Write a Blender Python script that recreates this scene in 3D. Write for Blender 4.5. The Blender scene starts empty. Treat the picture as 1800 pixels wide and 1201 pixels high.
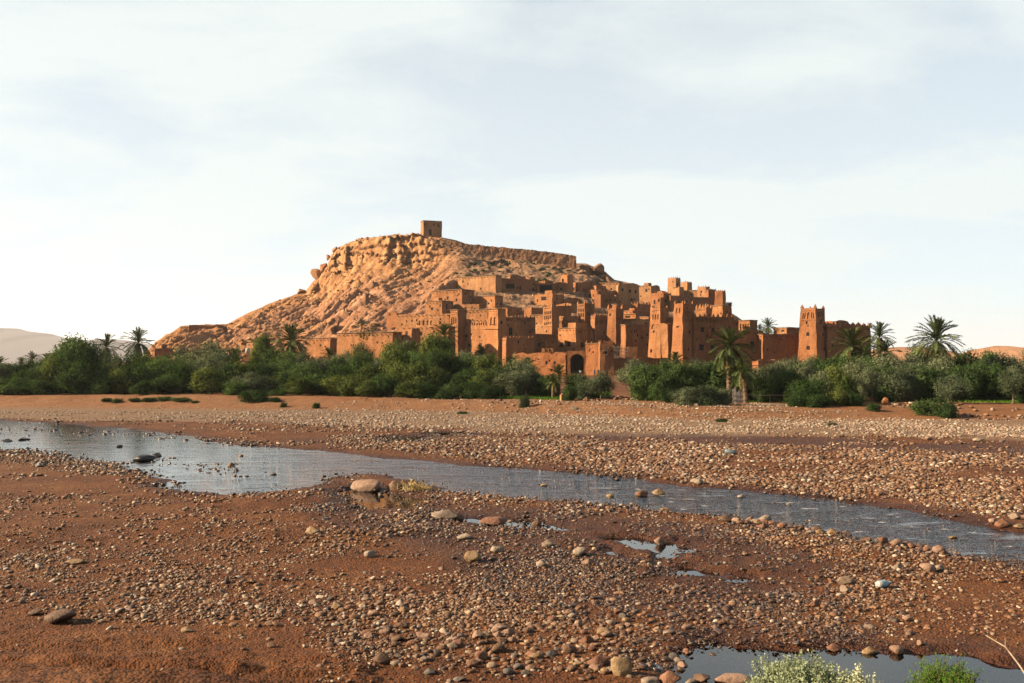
import bpy, bmesh, math, random
import numpy as np
from mathutils import Vector, Matrix, noise as mnoise
R = math.radians
rng = np.random.default_rng(7)
random.seed(7)
SC = bpy.context.scene
COL = SC.collection

# ------------------------------------------------------------------ camera, sky, sun, exposure
F, CX, HY, H = 1750.0, 900.0, 645.0, 5.0        # focal length in photo pixels, principal column, horizon row, eye height (m)
cam_d = bpy.data.cameras.new('camera'); cam = bpy.data.objects.new('camera', cam_d); COL.objects.link(cam)
cam.location = (0, 0, H); cam.rotation_euler = (R(90), 0, 0)
cam_d.sensor_width = 36; cam_d.lens = 35; cam_d.shift_y = (HY - 600.5) / 1800
cam_d.clip_start = 0.2; cam_d.clip_end = 40000
cam_d.dof.use_dof = True; cam_d.dof.focus_distance = 120; cam_d.dof.aperture_fstop = 2.8
SC.camera = cam
SUN_EL, SUN_AZ = 25.5, 5.0                       # elevation; degrees towards the viewer from due left
sdir = Vector((-math.cos(R(SUN_AZ)) * math.cos(R(SUN_EL)), -math.sin(R(SUN_AZ)) * math.cos(R(SUN_EL)), math.sin(R(SUN_EL))))
w = bpy.data.worlds.new('World'); SC.world = w; w.use_nodes = True
nt = w.node_tree; nt.nodes.clear()
def wn(t, **k):
    n = nt.nodes.new(t)
    for a, b in k.items(): setattr(n, a, b)
    return n
sky = wn('ShaderNodeTexSky', sky_type='NISHITA', sun_disc=False, sun_elevation=R(SUN_EL), altitude=1300, air_density=0.6, dust_density=1.6, ozone_density=1.0)
sky.sun_rotation = math.atan2(sdir.x, sdir.y)
tc = wn('ShaderNodeTexCoord'); sep = wn('ShaderNodeSeparateXYZ'); nt.links.new(tc.outputs['Generated'], sep.inputs[0])
def wm(op, a, b=None, clamp=False):
    n = wn('ShaderNodeMath', operation=op); n.use_clamp = clamp
    for i, v in enumerate((a, b)):
        if v is None: continue
        if isinstance(v, (int, float)): n.inputs[i].default_value = v
        else: nt.links.new(v, n.inputs[i])
    return n.outputs[0]
zz = wm('ADD', wm('MAXIMUM', sep.outputs['Z'], 0.0), 0.22)
comb = wn('ShaderNodeCombineXYZ')
nt.links.new(wm('DIVIDE', sep.outputs['X'], zz), comb.inputs[0]); nt.links.new(wm('DIVIDE', sep.outputs['Y'], zz), comb.inputs[1])
mp = wn('ShaderNodeMapping'); mp.inputs['Rotation'].default_value = (0, 0, R(-20)); mp.inputs['Scale'].default_value = (0.9, 1.25, 1); mp.inputs['Location'].default_value = (3.3, 1.4, 0)
nt.links.new(comb.outputs[0], mp.inputs[0])
cn = wn('ShaderNodeTexNoise'); cn.inputs['Scale'].default_value = 1.5; cn.inputs['Detail'].default_value = 8; cn.inputs['Roughness'].default_value = 0.56; cn.inputs['Distortion'].default_value = 0.35
nt.links.new(mp.outputs[0], cn.inputs['Vector'])
cr = wn('ShaderNodeMapRange'); cr.inputs[1].default_value = 0.42; cr.inputs[2].default_value = 0.66; cr.inputs[3].default_value = 0.0; cr.inputs[4].default_value = 1.0
nt.links.new(cn.outputs[0], cr.inputs[0])
# thin high cloud: scattered sunlight, thicker towards the horizon, as the open sky behaves
hz = wm('POWER', wm('SUBTRACT', 1.0, wm('MAXIMUM', sep.outputs['Z'], 0.0), True), 0.8)
cfac = wm('MINIMUM', wm('ADD', wm('MULTIPLY', cr.outputs[0], 0.34), wm('MULTIPLY', hz, 0.90), True), 0.95)
mix = wn('ShaderNodeMix', data_type='RGBA'); nt.links.new(cfac, mix.inputs[0]); skt = wn('ShaderNodeMix', data_type='RGBA', blend_type='MULTIPLY'); skt.inputs[0].default_value = 1; nt.links.new(sky.outputs[0], skt.inputs[6]); skt.inputs[7].default_value = (.90, 1.03, 1.0, 1); nt.links.new(skt.outputs[2], mix.inputs[6]); mix.inputs[7].default_value = (4.08, 4.42, 4.34, 1)
bg = wn('ShaderNodeBackground'); bg.inputs['Strength'].default_value = 0.05; nt.links.new(mix.outputs[2], bg.inputs['Color'])
wo = wn('ShaderNodeOutputWorld'); nt.links.new(bg.outputs[0], wo.inputs['Surface'])
sun_d = bpy.data.lights.new('sun', 'SUN'); sun_d.energy = 5.0; sun_d.angle = R(0.6); sun_d.color = (1.0, 0.78, 0.51)
sun = bpy.data.objects.new('sun', sun_d); COL.objects.link(sun); sun.rotation_euler = (-sdir).to_track_quat('-Z', 'Y').to_euler()
vs = SC.view_settings; vs.view_transform = 'Standard'; vs.look = 'None'; vs.exposure = 2.1; vs.gamma = 1.0; vs.use_curve_mapping = False
SC.render.engine = 'CYCLES'
cy = SC.cycles; cy.use_denoising = True; cy.denoiser = 'OPENIMAGEDENOISE'; cy.denoising_input_passes = 'RGB_ALBEDO_NORMAL'; cy.denoising_prefilter = 'NONE'; cy.max_bounces = 5; cy.diffuse_bounces = 2; cy.glossy_bounces = 2; cy.transmission_bounces = 3; cy.transparent_max_bounces = 8; cy.volume_bounces = 0
cy.caustics_reflective = False; cy.caustics_refractive = False; cy.sample_clamp_indirect = 4.0

# ------------------------------------------------------------------ helpers
def W(px, py, D): return Vector(((px - CX) / F * D, D, H + (HY - py) / F * D))
def tag(o, label=None, cat=None, group=None, kind=None):
    if label: o['label'] = label
    if cat: o['category'] = cat
    if group: o['group'] = group
    if kind: o['kind'] = kind
    return o
def link(o, parent=None):
    COL.objects.link(o)
    if parent: o.parent = parent
    return o
def empty(name, loc): 
    o = bpy.data.objects.new(name, None); o.location = loc; o.empty_display_size = .3; return link(o)
def mesh_np(name, V, Fq, mat=None, smooth=False, attrs=None):
    """V (n,3), Fq (m,k) with constant k"""
    V = np.ascontiguousarray(V, np.float32); Fq = np.ascontiguousarray(Fq, np.int32)
    me = bpy.data.meshes.new(name); n, k = Fq.shape
    me.vertices.add(len(V)); me.vertices.foreach_set('co', V.ravel())
    me.loops.add(n * k); me.loops.foreach_set('vertex_index', Fq.ravel())
    me.polygons.add(n); me.polygons.foreach_set('loop_start', np.arange(0, n * k, k, dtype=np.int32)); me.polygons.foreach_set('loop_total', np.full(n, k, np.int32))
    if smooth: me.polygons.foreach_set('use_smooth', np.ones(n, bool))
    for nm, a in (attrs or {}).items():
        at = me.attributes.new(nm, 'FLOAT', 'POINT'); at.data.foreach_set('value', np.ascontiguousarray(a, np.float32))
    me.update(calc_edges=True); me.validate()
    if mat: me.materials.append(mat)
    return me
def mesh_py(name, V, Fs, mat=None, smooth=False):
    me = bpy.data.meshes.new(name); me.from_pydata([tuple(v) for v in V], [], Fs)
    if smooth: me.polygons.foreach_set('use_smooth', [True] * len(me.polygons))
    me.update()
    if mat: me.materials.append(mat)
    return me
def obj(name, me, parent=None, loc=None):
    o = bpy.data.objects.new(name, me)
    if loc is not None: o.location = loc
    return link(o, parent)
# vectorised value noise
def _h(ix, iy, iz, s):
    n = (ix.astype(np.int64) * 374761393 + iy.astype(np.int64) * 668265263 + iz.astype(np.int64) * 2147483647 + s * 1274126177) & 0x7fffffff
    n = (n ^ (n >> 13)) * 1274126177 & 0x7fffffff
    n = (n ^ (n >> 16)) * 60493 & 0x7fffffff
    return ((n ^ (n >> 15)) & 0xffff) / 65535.0
def vn(x, y, z=0.0, s=0):
    x, y, z = np.broadcast_arrays(np.asarray(x, float), np.asarray(y, float), np.asarray(z, float))
    ix, iy, iz = np.floor(x), np.floor(y), np.floor(z); fx, fy, fz = x - ix, y - iy, z - iz
    fx, fy, fz = [t * t * t * (t * (t * 6 - 15) + 10) for t in (fx, fy, fz)]
    r = 0
    for dz in (0, 1):
        wz = fz if dz else 1 - fz
        if dz and not np.any(fz): continue
        for dy in (0, 1):
            wy = fy if dy else 1 - fy
            for dx in (0, 1):
                r = r + _h(ix + dx, iy + dy, iz + dz, s) * (fx if dx else 1 - fx) * wy * wz
    return r
def fbm(x, y, z=0.0, o=4, s=0, g=.5):
    a, t, r = 1.0, 0.0, 0.0; x, y, z = np.asarray(x, float), np.asarray(y, float), np.asarray(z, float)
    for i in range(o):
        r = r + a * vn(x, y, z, s + i * 17); t += a; a *= g; x, y, z = x * 2.03 + 11.3, y * 2.03 + 5.7, z * 2.03
    return r / t
def cell(x, y, s=0):
    """2-D cellular noise: (distance to nearest, id of nearest, gap to second)"""
    x, y = np.asarray(x, float), np.asarray(y, float); ix, iy = np.floor(x), np.floor(y)
    d1 = np.full(x.shape, 9.); d2 = np.full(x.shape, 9.); idv = np.zeros(x.shape)
    for dx in (-1, 0, 1):
        for dy in (-1, 0, 1):
            cx, cy_ = ix + dx, iy + dy; z0 = np.zeros_like(cx)
            qx = cx + _h(cx, cy_, z0, s); qy = cy_ + _h(cx, cy_, z0, s + 5)
            d = np.hypot(x - qx, y - qy); c = d < d1
            d2 = np.where(c, d1, np.minimum(d2, d)); idv = np.where(c, _h(cx, cy_, z0, s + 9), idv); d1 = np.where(c, d, d1)
    return d1, idv, d2 - d1
def sstep(a, b, x): t = np.clip((np.asarray(x, float) - a) / (b - a), 0, 1); return t * t * (3 - 2 * t)
def poly_sd(P, x, y):
    """signed distance to polygon, negative inside"""
    P = np.asarray(P, float); d = np.full(x.shape, 1e9); ins = np.zeros(x.shape, bool)
    for i in range(len(P)):
        a, b = P[i], P[(i + 1) % len(P)]; e = b - a
        t = np.clip(((x - a[0]) * e[0] + (y - a[1]) * e[1]) / (e @ e + 1e-12), 0, 1)
        d = np.minimum(d, np.hypot(x - a[0] - t * e[0], y - a[1] - t * e[1]))
        c = ((a[1] > y) != (b[1] > y)) & (x < (b[0] - a[0]) * (y - a[1]) / (b[1] - a[1] + 1e-12) + a[0]); ins ^= c
    return np.where(ins, -d, d)
# node materials
class NM:
    def __init__(s, name):
        s.m = bpy.data.materials.new(name); s.m.use_nodes = True; s.t = s.m.node_tree; s.t.nodes.clear()
        s.out = s.n('ShaderNodeOutputMaterial'); s.geo = s.n('ShaderNodeNewGeometry'); s.pos = s.geo.outputs['Position']
    def n(s, t, **k):
        n = s.t.nodes.new(t)
        for a, b in k.items(): setattr(n, a, b)
        return n
    def set(s, i, v):
        if isinstance(v, bpy.types.NodeSocket): s.t.links.new(v, i)
        elif isinstance(v, (tuple, list)): i.default_value = tuple(v) + ((1,) if len(v) == 3 and len(i.default_value) == 4 else ())
        else: i.default_value = v
    def math(s, op, a, b=0.0, clamp=False):
        n = s.n('ShaderNodeMath', operation=op); n.use_clamp = clamp; s.set(n.inputs[0], a); s.set(n.inputs[1], b); return n.outputs[0]
    def noise(s, scale, detail=4, rough=.55, vec=None, stretch=None, dist=0):
        n = s.n('ShaderNodeTexNoise'); n.inputs['Scale'].default_value = scale; n.inputs['Detail'].default_value = detail; n.inputs['Roughness'].default_value = rough; n.inputs['Distortion'].default_value = dist
        v = vec or s.pos
        if stretch:
            m = s.n('ShaderNodeMapping'); m.inputs['Scale'].default_value = stretch; s.set(m.inputs[0], v); v = m.outputs[0]
        s.set(n.inputs['Vector'], v); return n.outputs[0]
    def ramp(s, f, stops):
        n = s.n('ShaderNodeValToRGB'); s.set(n.inputs[0], f); e = n.color_ramp.elements
        while len(e) < len(stops): e.new(.5)
        for q, (p, c) in zip(e, stops): q.position = p; q.color = tuple(c) + (1,)
        return n.outputs[0]
    def rng(s, f, a, b, c=0., d=1.):
        n = s.n('ShaderNodeMapRange'); s.set(n.inputs[0], f)
        for i, v in enumerate((a, b, c, d)): n.inputs[i + 1].default_value = v
        return n.outputs[0]
    def mix(s, f, a, b, bt='MIX'):
        n = s.n('ShaderNodeMix', data_type='RGBA', blend_type=bt); s.set(n.inputs[0], f); s.set(n.inputs[6], a); s.set(n.inputs[7], b); return n.outputs[2]
    def attr(s, name, kind='GEOMETRY', out='Fac'):
        n = s.n('ShaderNodeAttribute', attribute_name=name, attribute_type=kind); return n.outputs[out]
    def bump(s, h, strength, dist, normal=None):
        n = s.n('ShaderNodeBump'); s.set(n.inputs['Height'], h); n.inputs['Strength'].default_value = strength; n.inputs['Distance'].default_value = dist
        if normal is not None: s.set(n.inputs['Normal'], normal)
        return n.outputs[0]
    def princ(s, col, rough=.9, normal=None, spec=.25, k=.47):     # k: the one reflectance scale of earth and stone here
        n = s.n('ShaderNodeBsdfPrincipled'); s.set(n.inputs['Base Color'], s.mix(1, col, (k, k, k), 'MULTIPLY')); s.set(n.inputs['Roughness'], rough)
        s.set(n.inputs['Specular IOR Level'], spec)
        if normal is not None: s.set(n.inputs['Normal'], normal)
        s.t.links.new(n.outputs[0], s.out.inputs[0]); return n

# ------------------------------------------------------------------ riverbed, bank and plain: one sheet to the horizon
WL = -0.06
def G(px, py, z=0.0):
    D = (H - z) * F / (py - HY); return ((px - CX) / F * D, D)
def pl(pts, z=WL): return [G(a, b, z) for a, b in pts]
STREAM = pl([(-260, 733), (0, 739), (100, 744), (190, 752), (250, 757), (330, 766), (400, 782), (470, 786), (560, 793), (640, 801), (720, 809), (800, 818), (900, 825), (1000, 832), (1100, 841), (1200, 855), (1300, 862), (1400, 872), (1500, 886), (1600, 901), (1700, 921), (1800, 937), (2100, 975),
    (2100, 1070), (1800, 990), (1720, 984), (1650, 970), (1560, 955), (1480, 942), (1400, 929), (1290, 910), (1200, 901), (1100, 891), (1000, 883), (900, 877), (800, 866), (745, 852), (700, 840), (640, 832), (590, 842), (540, 858), (470, 868), (400, 871), (345, 866), (292, 857), (302, 846), (262, 834), (228, 827), (190, 816), (110, 803), (60, 797), (0, 789), (-260, 775)])
POOLS = [pl([(585, 863), (640, 858), (700, 868), (770, 882), (740, 894), (680, 899), (620, 893), (590, 880)]),
         pl([(745, 905), (830, 905), (930, 915), (1030, 930), (1010, 940), (930, 932), (850, 925), (780, 920)]),
         pl([(1060, 948), (1110, 943), (1200, 955), (1230, 968), (1200, 985), (1150, 992), (1090, 975), (1062, 962)]),
         pl([(1150, 1000), (1210, 996), (1290, 1010), (1340, 1022), (1310, 1032), (1220, 1022), (1165, 1015)]),
         pl([(1040, 965), (1075, 968), (1085, 978), (1050, 980)]),
         pl([(668, 769), (745, 768), (742, 776), (690, 777)]),
         pl([(752, 760), (830, 760), (828, 766), (770, 767)]),
         pl([(1195, 1165), (1225, 1150), (1300, 1141), (1400, 1148), (1480, 1150), (1560, 1160), (1650, 1165), (1800, 1180), (2000, 1200), (2000, 1330), (1700, 1300), (1500, 1210), (1380, 1200), (1260, 1196), (1200, 1186)])]
def bank_y(px): return np.interp(px, [-900, 0, 500, 750, 900, 1100, 1250, 1800, 2700], [134, 131, 125, 122, 117, 106, 102, 103, 108])
def base_z(x, y):
    px = CX + F * x / np.maximum(y, 1.)
    yb = bank_y(px); t = y - yb
    z = .95 * sstep(-9, 1, t) + .35 * sstep(-1.2, .4, t) * sstep(900, 500, px) + 1.2 * sstep(0, 90, t) + 1.3 * sstep(70, 170, t) + .6 * sstep(100, 900, t)
    z = z + 1.3 * sstep(15.2, 9.5, y) + 0.45 * sstep(900, 200, px) * sstep(20, 13.5, y)
    return z
def ground_z(x, y, detail=True):
    x = np.asarray(x, float); y = np.asarray(y, float); z = base_z(x, y); px = CX + F * x / np.maximum(y, 1.)
    near = sstep(190, 120, y)
    wet = np.zeros_like(z)
    if detail:
        z = z + near * ((fbm(x * .12, y * .12, o=3, s=3) - .5) * .22 + (fbm(x * .7, y * .7, o=4, s=4) - .5) * .17 + np.abs(fbm(x * 2.1, y * 2.1, o=4, s=6, g=.62) - .5) * .19 * sstep(60, 25, y))
        z = z + (fbm(x * 4.6, y * 4.6, o=3, s=14) - .5) * .10 * sstep(42, 24, y) * sstep(.38, .56, fbm(x * .22, y * .22, o=3, s=15))
        z = z + .25 * (fbm(x * .35, y * .35, o=3, s=31) - .5) * sstep(6, -2, np.abs(y - bank_y(px)))
        ruts = sstep(26, 15, y) * sstep(760, 250, px)
        z = z + ruts * (np.abs(vn(x * .35 + y * .9, y * 1.9, s=12) - .5) * .30 + fbm(x * 1.1, y * 2.6, o=3, s=13) * .14 - .1)
        z = np.maximum(z, .015 + .05 * fbm(x * 1.3, y * 1.3, o=3, s=8))
    m = (y < 140) & (y > 3)
    d = np.full(z.shape, 99.)
    if m.any():
        xs, ys = x[m], y[m]; wob = (fbm(xs * .5, ys * .5, o=5, s=21, g=.62) - .5)
        dd = poly_sd(STREAM, xs, ys) + wob * np.clip(ys * .035, .5, 2.2)
        for i, P in enumerate(POOLS): dd = np.minimum(dd, poly_sd(P, xs, ys) + wob * np.clip(ys * .03, .4, 1.4) + (fbm(xs * 1.4, ys * 1.1, o=4, s=23 + i) - .5) * (2.6 if i in (2, 3, 4) else 1.5) + (.62 if i in (2, 3) else .45 if i == 1 else .3 if i in (0, 4) else -.1))
        d[m] = dd
        bl = sstep(.8, -.25, dd)
        bed = WL - .05 - .16 * sstep(-.2, -2.5, dd) + (fbm(xs * 1.1, ys * 1.1, o=3, s=9) - .5) * .16
        z[m] = z[m] * (1 - bl) + bed * bl
    return z, d
ys = [3.0]
while ys[-1] < 12: ys.append(ys[-1] + .3)
while ys[-1] < 200: ys.append(ys[-1] * 1.0058)
while ys[-1] < 12000: ys.append(ys[-1] * 1.06)
ys = np.array(ys); NC = 560
A = np.linspace(-1, 1, NC); A = (A * .62 + .3 * A ** 3)
YY, AA = np.meshgrid(ys, A, indexing='ij'); XX = AA * (YY + 8)
Z, DW = ground_z(XX.ravel(), YY.ravel())
xf, yf = XX.ravel(), YY.ravel()
pxf = CX + F * xf / yf; pyf = HY + H * F / yf
def zone(pts, soft=8):     # a soft-edged zone of the riverbed; corners given as photo columns/rows on the ground
    P = np.array(pl(pts, 0.0)); m = yf < 400; r = np.zeros_like(xf)
    sd = poly_sd(P, xf[m], yf[m]) + (fbm(xf[m] * .18, yf[m] * .18, o=4, s=41) - .5) * np.clip(yf[m] * .12, 1, 9)
    r[m] = sstep(.02 * soft, -.02 * soft, sd / np.clip(yf[m] * .1, 1, 12)); return r
grav = zone([(-400, 712), (300, 712), (620, 716), (900, 716), (1200, 720), (1500, 733), (2300, 742), (2300, 772), (1800, 772), (1400, 765), (1100, 768), (800, 757), (400, 742), (-400, 736)])
bankz = sstep(-13, -6, yf - bank_y(pxf)) * sstep(45, 10, yf - bank_y(pxf))
mud = np.maximum(zone([(1000, 764), (1250, 768), (1500, 776), (2300, 792), (2300, 812), (1700, 800), (1300, 788), (1000, 778)]), .8 * zone([(500, 770), (800, 765), (1000, 780), (900, 800), (650, 792), (500, 785)]))
mud = np.maximum(mud, .9 * zone([(560, 880), (1000, 900), (1300, 930), (1500, 990), (1350, 1150), (1000, 1060), (700, 960), (560, 920)], 14))
wet = np.clip(np.maximum(sstep(1.6, .05, DW + (fbm(xf * .8, yf * .8, o=3, s=51) - .5) * 1.2), .75 * mud), 0, 1)
nr = len(ys); idx = np.arange(nr * NC).reshape(nr, NC)
quads = np.stack([idx[:-1, :-1], idx[:-1, 1:], idx[1:, 1:], idx[1:, :-1]], -1).reshape(-1, 4)
g = NM('riverbed_earth')
c1 = g.ramp(g.noise(.35, 7, .65), [(.28, (.30, .082, .014)), (.5, (.52, .170, .036)), (.72, (.74, .31, .095))])
c2 = g.ramp(g.noise(5, 8, .75), [(.32, (.45, .42, .40)), (.68, (1.25, 1.22, 1.2))])
c = g.mix(1, c1, c2, 'MULTIPLY')
gv = g.ramp(g.noise(9, 4, .7), [(.3, (.50, .26, .135)), (.5, (.84, .52, .31)), (.7, (1.1, .80, .56))])
c = g.mix(g.math('MULTIPLY', g.attr('gravel'), .8), c, gv)
bk = g.ramp(g.noise(.8, 6, .6), [(.3, (.68, .255, .085)), (.7, (1.0, .46, .185))])
c = g.mix(g.math('MULTIPLY', g.attr('bank'), .85), c, bk)
wt = g.attr('wet')
c = g.mix(wt, c, g.mix(1, c, (.40, .31, .27), 'MULTIPLY'))
spk = g.n('ShaderNodeTexVoronoi'); spk.inputs['Scale'].default_value = 7; g.set(spk.inputs['Vector'], g.pos)
spk2 = g.n('ShaderNodeTexVoronoi'); spk2.inputs['Scale'].default_value = 22; g.set(spk2.inputs['Vector'], g.pos)
hgt = g.math('ADD', g.math('MULTIPLY', g.noise(3, 8, .65), 1.0), g.math('MULTIPLY', g.math('MINIMUM', spk.outputs['Distance'], .5), -.6))
hgt = g.math('ADD', hgt, g.math('MULTIPLY', spk2.outputs['Distance'], -.35))
g.princ(c, g.rng(wt, 0, 1, .95, .6), g.bump(hgt, 1.0, .11), .18, .145)
ground = obj('ground', mesh_np('ground', np.stack([xf, yf, Z], 1), quads, g.m, True, {'wet': wet, 'gravel': grav, 'bank': bankz}))
tag(ground, 'red earth riverbed and bank running to the horizon', kind='structure')

# water: a shallow moving stream and still pools
def water_mat(name, still):
    m = NM(name)
    st = m.noise(1, 5, .62, stretch=(1.5, 1.9, 1)); fine = m.noise(4.5, 4, .6, stretch=(1, 1.2, 1)); riff = m.rng(m.noise(.55, 5, .65, stretch=(.8, 1.5, 1)), .38, .62)
    sp = m.n('ShaderNodeSeparateXYZ'); m.set(sp.inputs[0], m.pos)
    if still: amp = .015
    else: amp = m.math('ADD', m.math('ADD', .07, m.math('MULTIPLY', riff, .10)), m.math('MULTIPLY', m.rng(sp.outputs[0], -16, 6), m.math('ADD', .35, m.math('MULTIPLY', riff, 1.5))))
    hh = m.math('MULTIPLY', m.math('ADD', st, m.math('MULTIPLY', fine, .45)), amp)
    nrm = m.bump(hh, 1.0, .10)
    fr = m.n('ShaderNodeFresnel'); m.set(fr.inputs['IOR'], 1.33 if still else m.rng(sp.outputs[0], -11, 6, 3.4, 1.42)); m.set(fr.inputs['Normal'], nrm)
    gl = m.n('ShaderNodeBsdfGlossy'); gl.inputs['Roughness'].default_value = .03; gl.inputs['Color'].default_value = (1, 1, 1, 1); m.set(gl.inputs['Normal'], nrm)
    tr = m.n('ShaderNodeBsdfTransparent'); tr.inputs['Color'].default_value = (.55, .43, .34, 1) if not still else (.62, .45, .36, 1)
    ms = m.n('ShaderNodeMixShader'); m.set(ms.inputs[0], fr.outputs[0] if still else m.math('POWER', fr.outputs[0], .75)); m.t.links.new(tr.outputs[0], ms.inputs[1]); m.t.links.new(gl.outputs[0], ms.inputs[2])
    last = ms.outputs[0]
    if not still:   # broken white water where the stream runs over stones
        fo = m.rng(m.noise(2.2, 7, .75, stretch=(.5, .9, 1)), .60, .72)
        zone_ = m.math('MULTIPLY', m.rng(sp.outputs[0], -2, 4), m.rng(sp.outputs[0], 22, 15))
        df = m.n('ShaderNodeBsdfDiffuse'); df.inputs['Color'].default_value = (.75, .76, .78, 1)
        m2 = m.n('ShaderNodeMixShader'); m.set(m2.inputs[0], m.math('MULTIPLY', fo, m.math('MULTIPLY', zone_, .5))); m.t.links.new(last, m2.inputs[1]); m.t.links.new(df.outputs[0], m2.inputs[2]); last = m2.outputs[0]
    m.t.links.new(last, m.out.inputs[0]); return m.m
wm_, ws_ = water_mat('stream_water', False), water_mat('still_water', True)
wy = np.exp(np.linspace(math.log(9.0), math.log(150.0), 330)); wa = np.linspace(-.72, .72, 420)
WY, WA = np.meshgrid(wy, wa, indexing='ij'); WX = WA * (WY + 4)
ccx = (WX[:-1, :-1] + WX[1:, 1:] + WX[:-1, 1:] + WX[1:, :-1]).ravel() / 4; ccy = (WY[:-1, :-1] + WY[1:, 1:]).ravel() / 2
dist = np.stack([poly_sd(P, ccx, ccy) for P in [STREAM] + POOLS]); own = dist.argmin(0); nearw = dist.min(0) < np.clip(ccy * .05, .9, 3)
wi = np.arange(WY.size).reshape(WY.shape)
wq = np.stack([wi[:-1, :-1], wi[:-1, 1:], wi[1:, 1:], wi[1:, :-1]], -1).reshape(-1, 4)
WV = np.stack([WX.ravel(), WY.ravel(), np.full(WY.size, WL)], 1)
for i in range(len(POOLS) + 1):      # each cell of the water table belongs to the stream or to one pool, so the sheets abut
    q = wq[(own == i) & nearw]; used, inv = np.unique(q, return_inverse=True)
    me = mesh_np('river' if i == 0 else 'pool', WV[used], inv.reshape(-1, 4), wm_ if i == 0 else ws_, True)
    tag(obj('river' if i == 0 else 'pool', me), 'shallow stream winding through the riverbed' if i == 0 else 'still shallow pool left on the riverbed', kind='structure')

# ------------------------------------------------------------------ the hill
CREST = [(200, 648), (245, 632), (262, 614), (275, 600), (300, 585), (318, 573), (360, 571), (400, 570), (430, 553), (480, 531), (520, 517), (538, 511), (548, 497), (560, 487), (575, 470), (582, 447), (600, 433), (625, 424), (660, 418), (690, 413), (720, 412), (745, 415), (775, 417), (800, 422), (830, 432), (900, 444), (960, 453), (1012, 463), (1030, 463), (1065, 478), (1080, 492), (1130, 503), (1180, 515), (1270, 540), (1330, 580), (1400, 610), (1480, 632), (1600, 646)]
cpx, cpy = np.array(CREST, float).T
_g = np.arange(100, 1701, 5.); _c = np.convolve(np.pad(np.interp(_g, cpx, cpy), 12, 'edge'), np.hanning(25) / np.hanning(25).sum(), 'valid')
def hill_par(px):
    Yc = np.interp(px, [200, 430, 560, 660, 770, 1080, 1300, 1600], [310, 385, 440, 422, 408, 408, 370, 320])
    Y0 = np.interp(px, [200, 700, 900, 1600], [238, 246, 246, 246])
    zc = H + (HY - np.interp(px, cpx, cpy)) / F * Yc
    return Yc, Y0, zc
CL_B = .715      # where the cliff's foot stands, as a share of the crest height
def hill_z(px, y):
    px = np.asarray(px, float); y = np.asarray(y, float)
    Yc, Y0, zc = hill_par(px); z0 = 3.2
    u = (y - Y0) / (Yc - Y0); uc = np.clip(u, 0, 1)
    zsm = H + (HY - np.interp(px, _g, _c)) / F * Yc; kk = sstep(.62, .93, uc); zc = zsm * (1 - kk) + zc * kk
    lin = z0 + (zc - z0) * (.93 * uc + .07 * uc * uc)
    cb_ = CL_B + .15 * (vn(px * .022, px * 0, s=7) - .5); ua = .86; ub = .895
    s = np.where(uc < ua, CL_B * uc / ua + (cb_ - CL_B) * sstep(.66, ua, uc), np.where(uc < ub, cb_ + (.955 - cb_) * sstep(ua, ub, uc), .955 + .045 * (uc - ub) / (1 - ub)))
    wc = sstep(515, 610, px) * sstep(820, 715, px)
    z = lin * (1 - wc) + (z0 + (zc - z0) * s) * wc
    z = z - np.where(u > 1, (u - 1) * (Yc - Y0) * .35, 0) - np.where(u < 0, -u * 20, 0)
    return z, u, wc
def surf(px, y):                  # smooth ground under the town: hill or plain
    zh = hill_z(px, y)[0]; zg = base_z((np.asarray(px, float) - CX) / F * y, np.asarray(y, float)); return np.maximum(zh, zg)
def hit(px, py, y0=130., y1=430.):
    yy = np.arange(y0, y1, .5); zr = H + (HY - py) / F * yy
    b = np.nonzero(surf(np.full_like(yy, px), yy) >= zr)[0]
    return float(yy[b[0]]) if len(b) else y1
FOOT = []                         # building footprints: the hill is cut down under them

# ------------------------------------------------------------------ earth building kit
def earth_mat(name, a, b, plaster=.0, sc=1.0):
    m = NM(name)
    col = m.ramp(m.noise(.16 * sc, 5, .6), [(.3, a), (.7, b)])
    fine = m.ramp(m.noise(2.6, 6, .7), [(.3, (.74, .72, .70)), (.72, (1.16, 1.16, 1.16))])
    streak = m.ramp(m.noise(1, 4, .6, stretch=(.55, .55, .12)), [(.32, (.74, .71, .68)), (.58, (1.04, 1.04, 1.04))])
    col = m.mix(1, m.mix(1, col, fine, 'MULTIPLY'), streak, 'MULTIPLY')
    oi = m.n('ShaderNodeObjectInfo'); col = m.mix(1, col, m.ramp(oi.outputs['Random'], [(0, (.78, .80, .82)), (.35, (.95, .95, .95)), (.65, (1.0, 1.06, 1.1)), (1, (1.14, 1.08, 1.0))]), 'MULTIPLY')
    col = m.mix(m.math('MULTIPLY', m.rng(m.noise(.42, 4, .6), .57, .61), .5), col, m.mix(1, col, (1.25, 1.28, 1.3), 'MULTIPLY'))     # later patches of plaster
    # lifts of rammed earth: faint level joints
    sp_ = m.n('ShaderNodeSeparateXYZ'); m.set(sp_.inputs[0], m.pos)
    lift = m.math('FRACT', m.math('ADD', m.math('MULTIPLY', sp_.outputs[2], 1.15), m.math('MULTIPLY', m.noise(.5, 2), .5)))
    lj = m.math('MULTIPLY', m.rng(m.math('ABSOLUTE', m.math('SUBTRACT', lift, .5)), .44, .49), m.rng(m.noise(.9, 3), .45, .6))
    col = m.mix(m.math('MULTIPLY', lj, .4), col, m.mix(1, col, (.6, .55, .5), 'MULTIPLY'))
    hh = m.math('SUBTRACT', m.math('ADD', m.noise(3.2, 7, .7), m.math('MULTIPLY', m.noise(.5, 3), 1.6)), m.math('MULTIPLY', lj, .35))
    m.princ(col, .95, m.bump(hh, .8, .15), .1); return m.m
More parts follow.
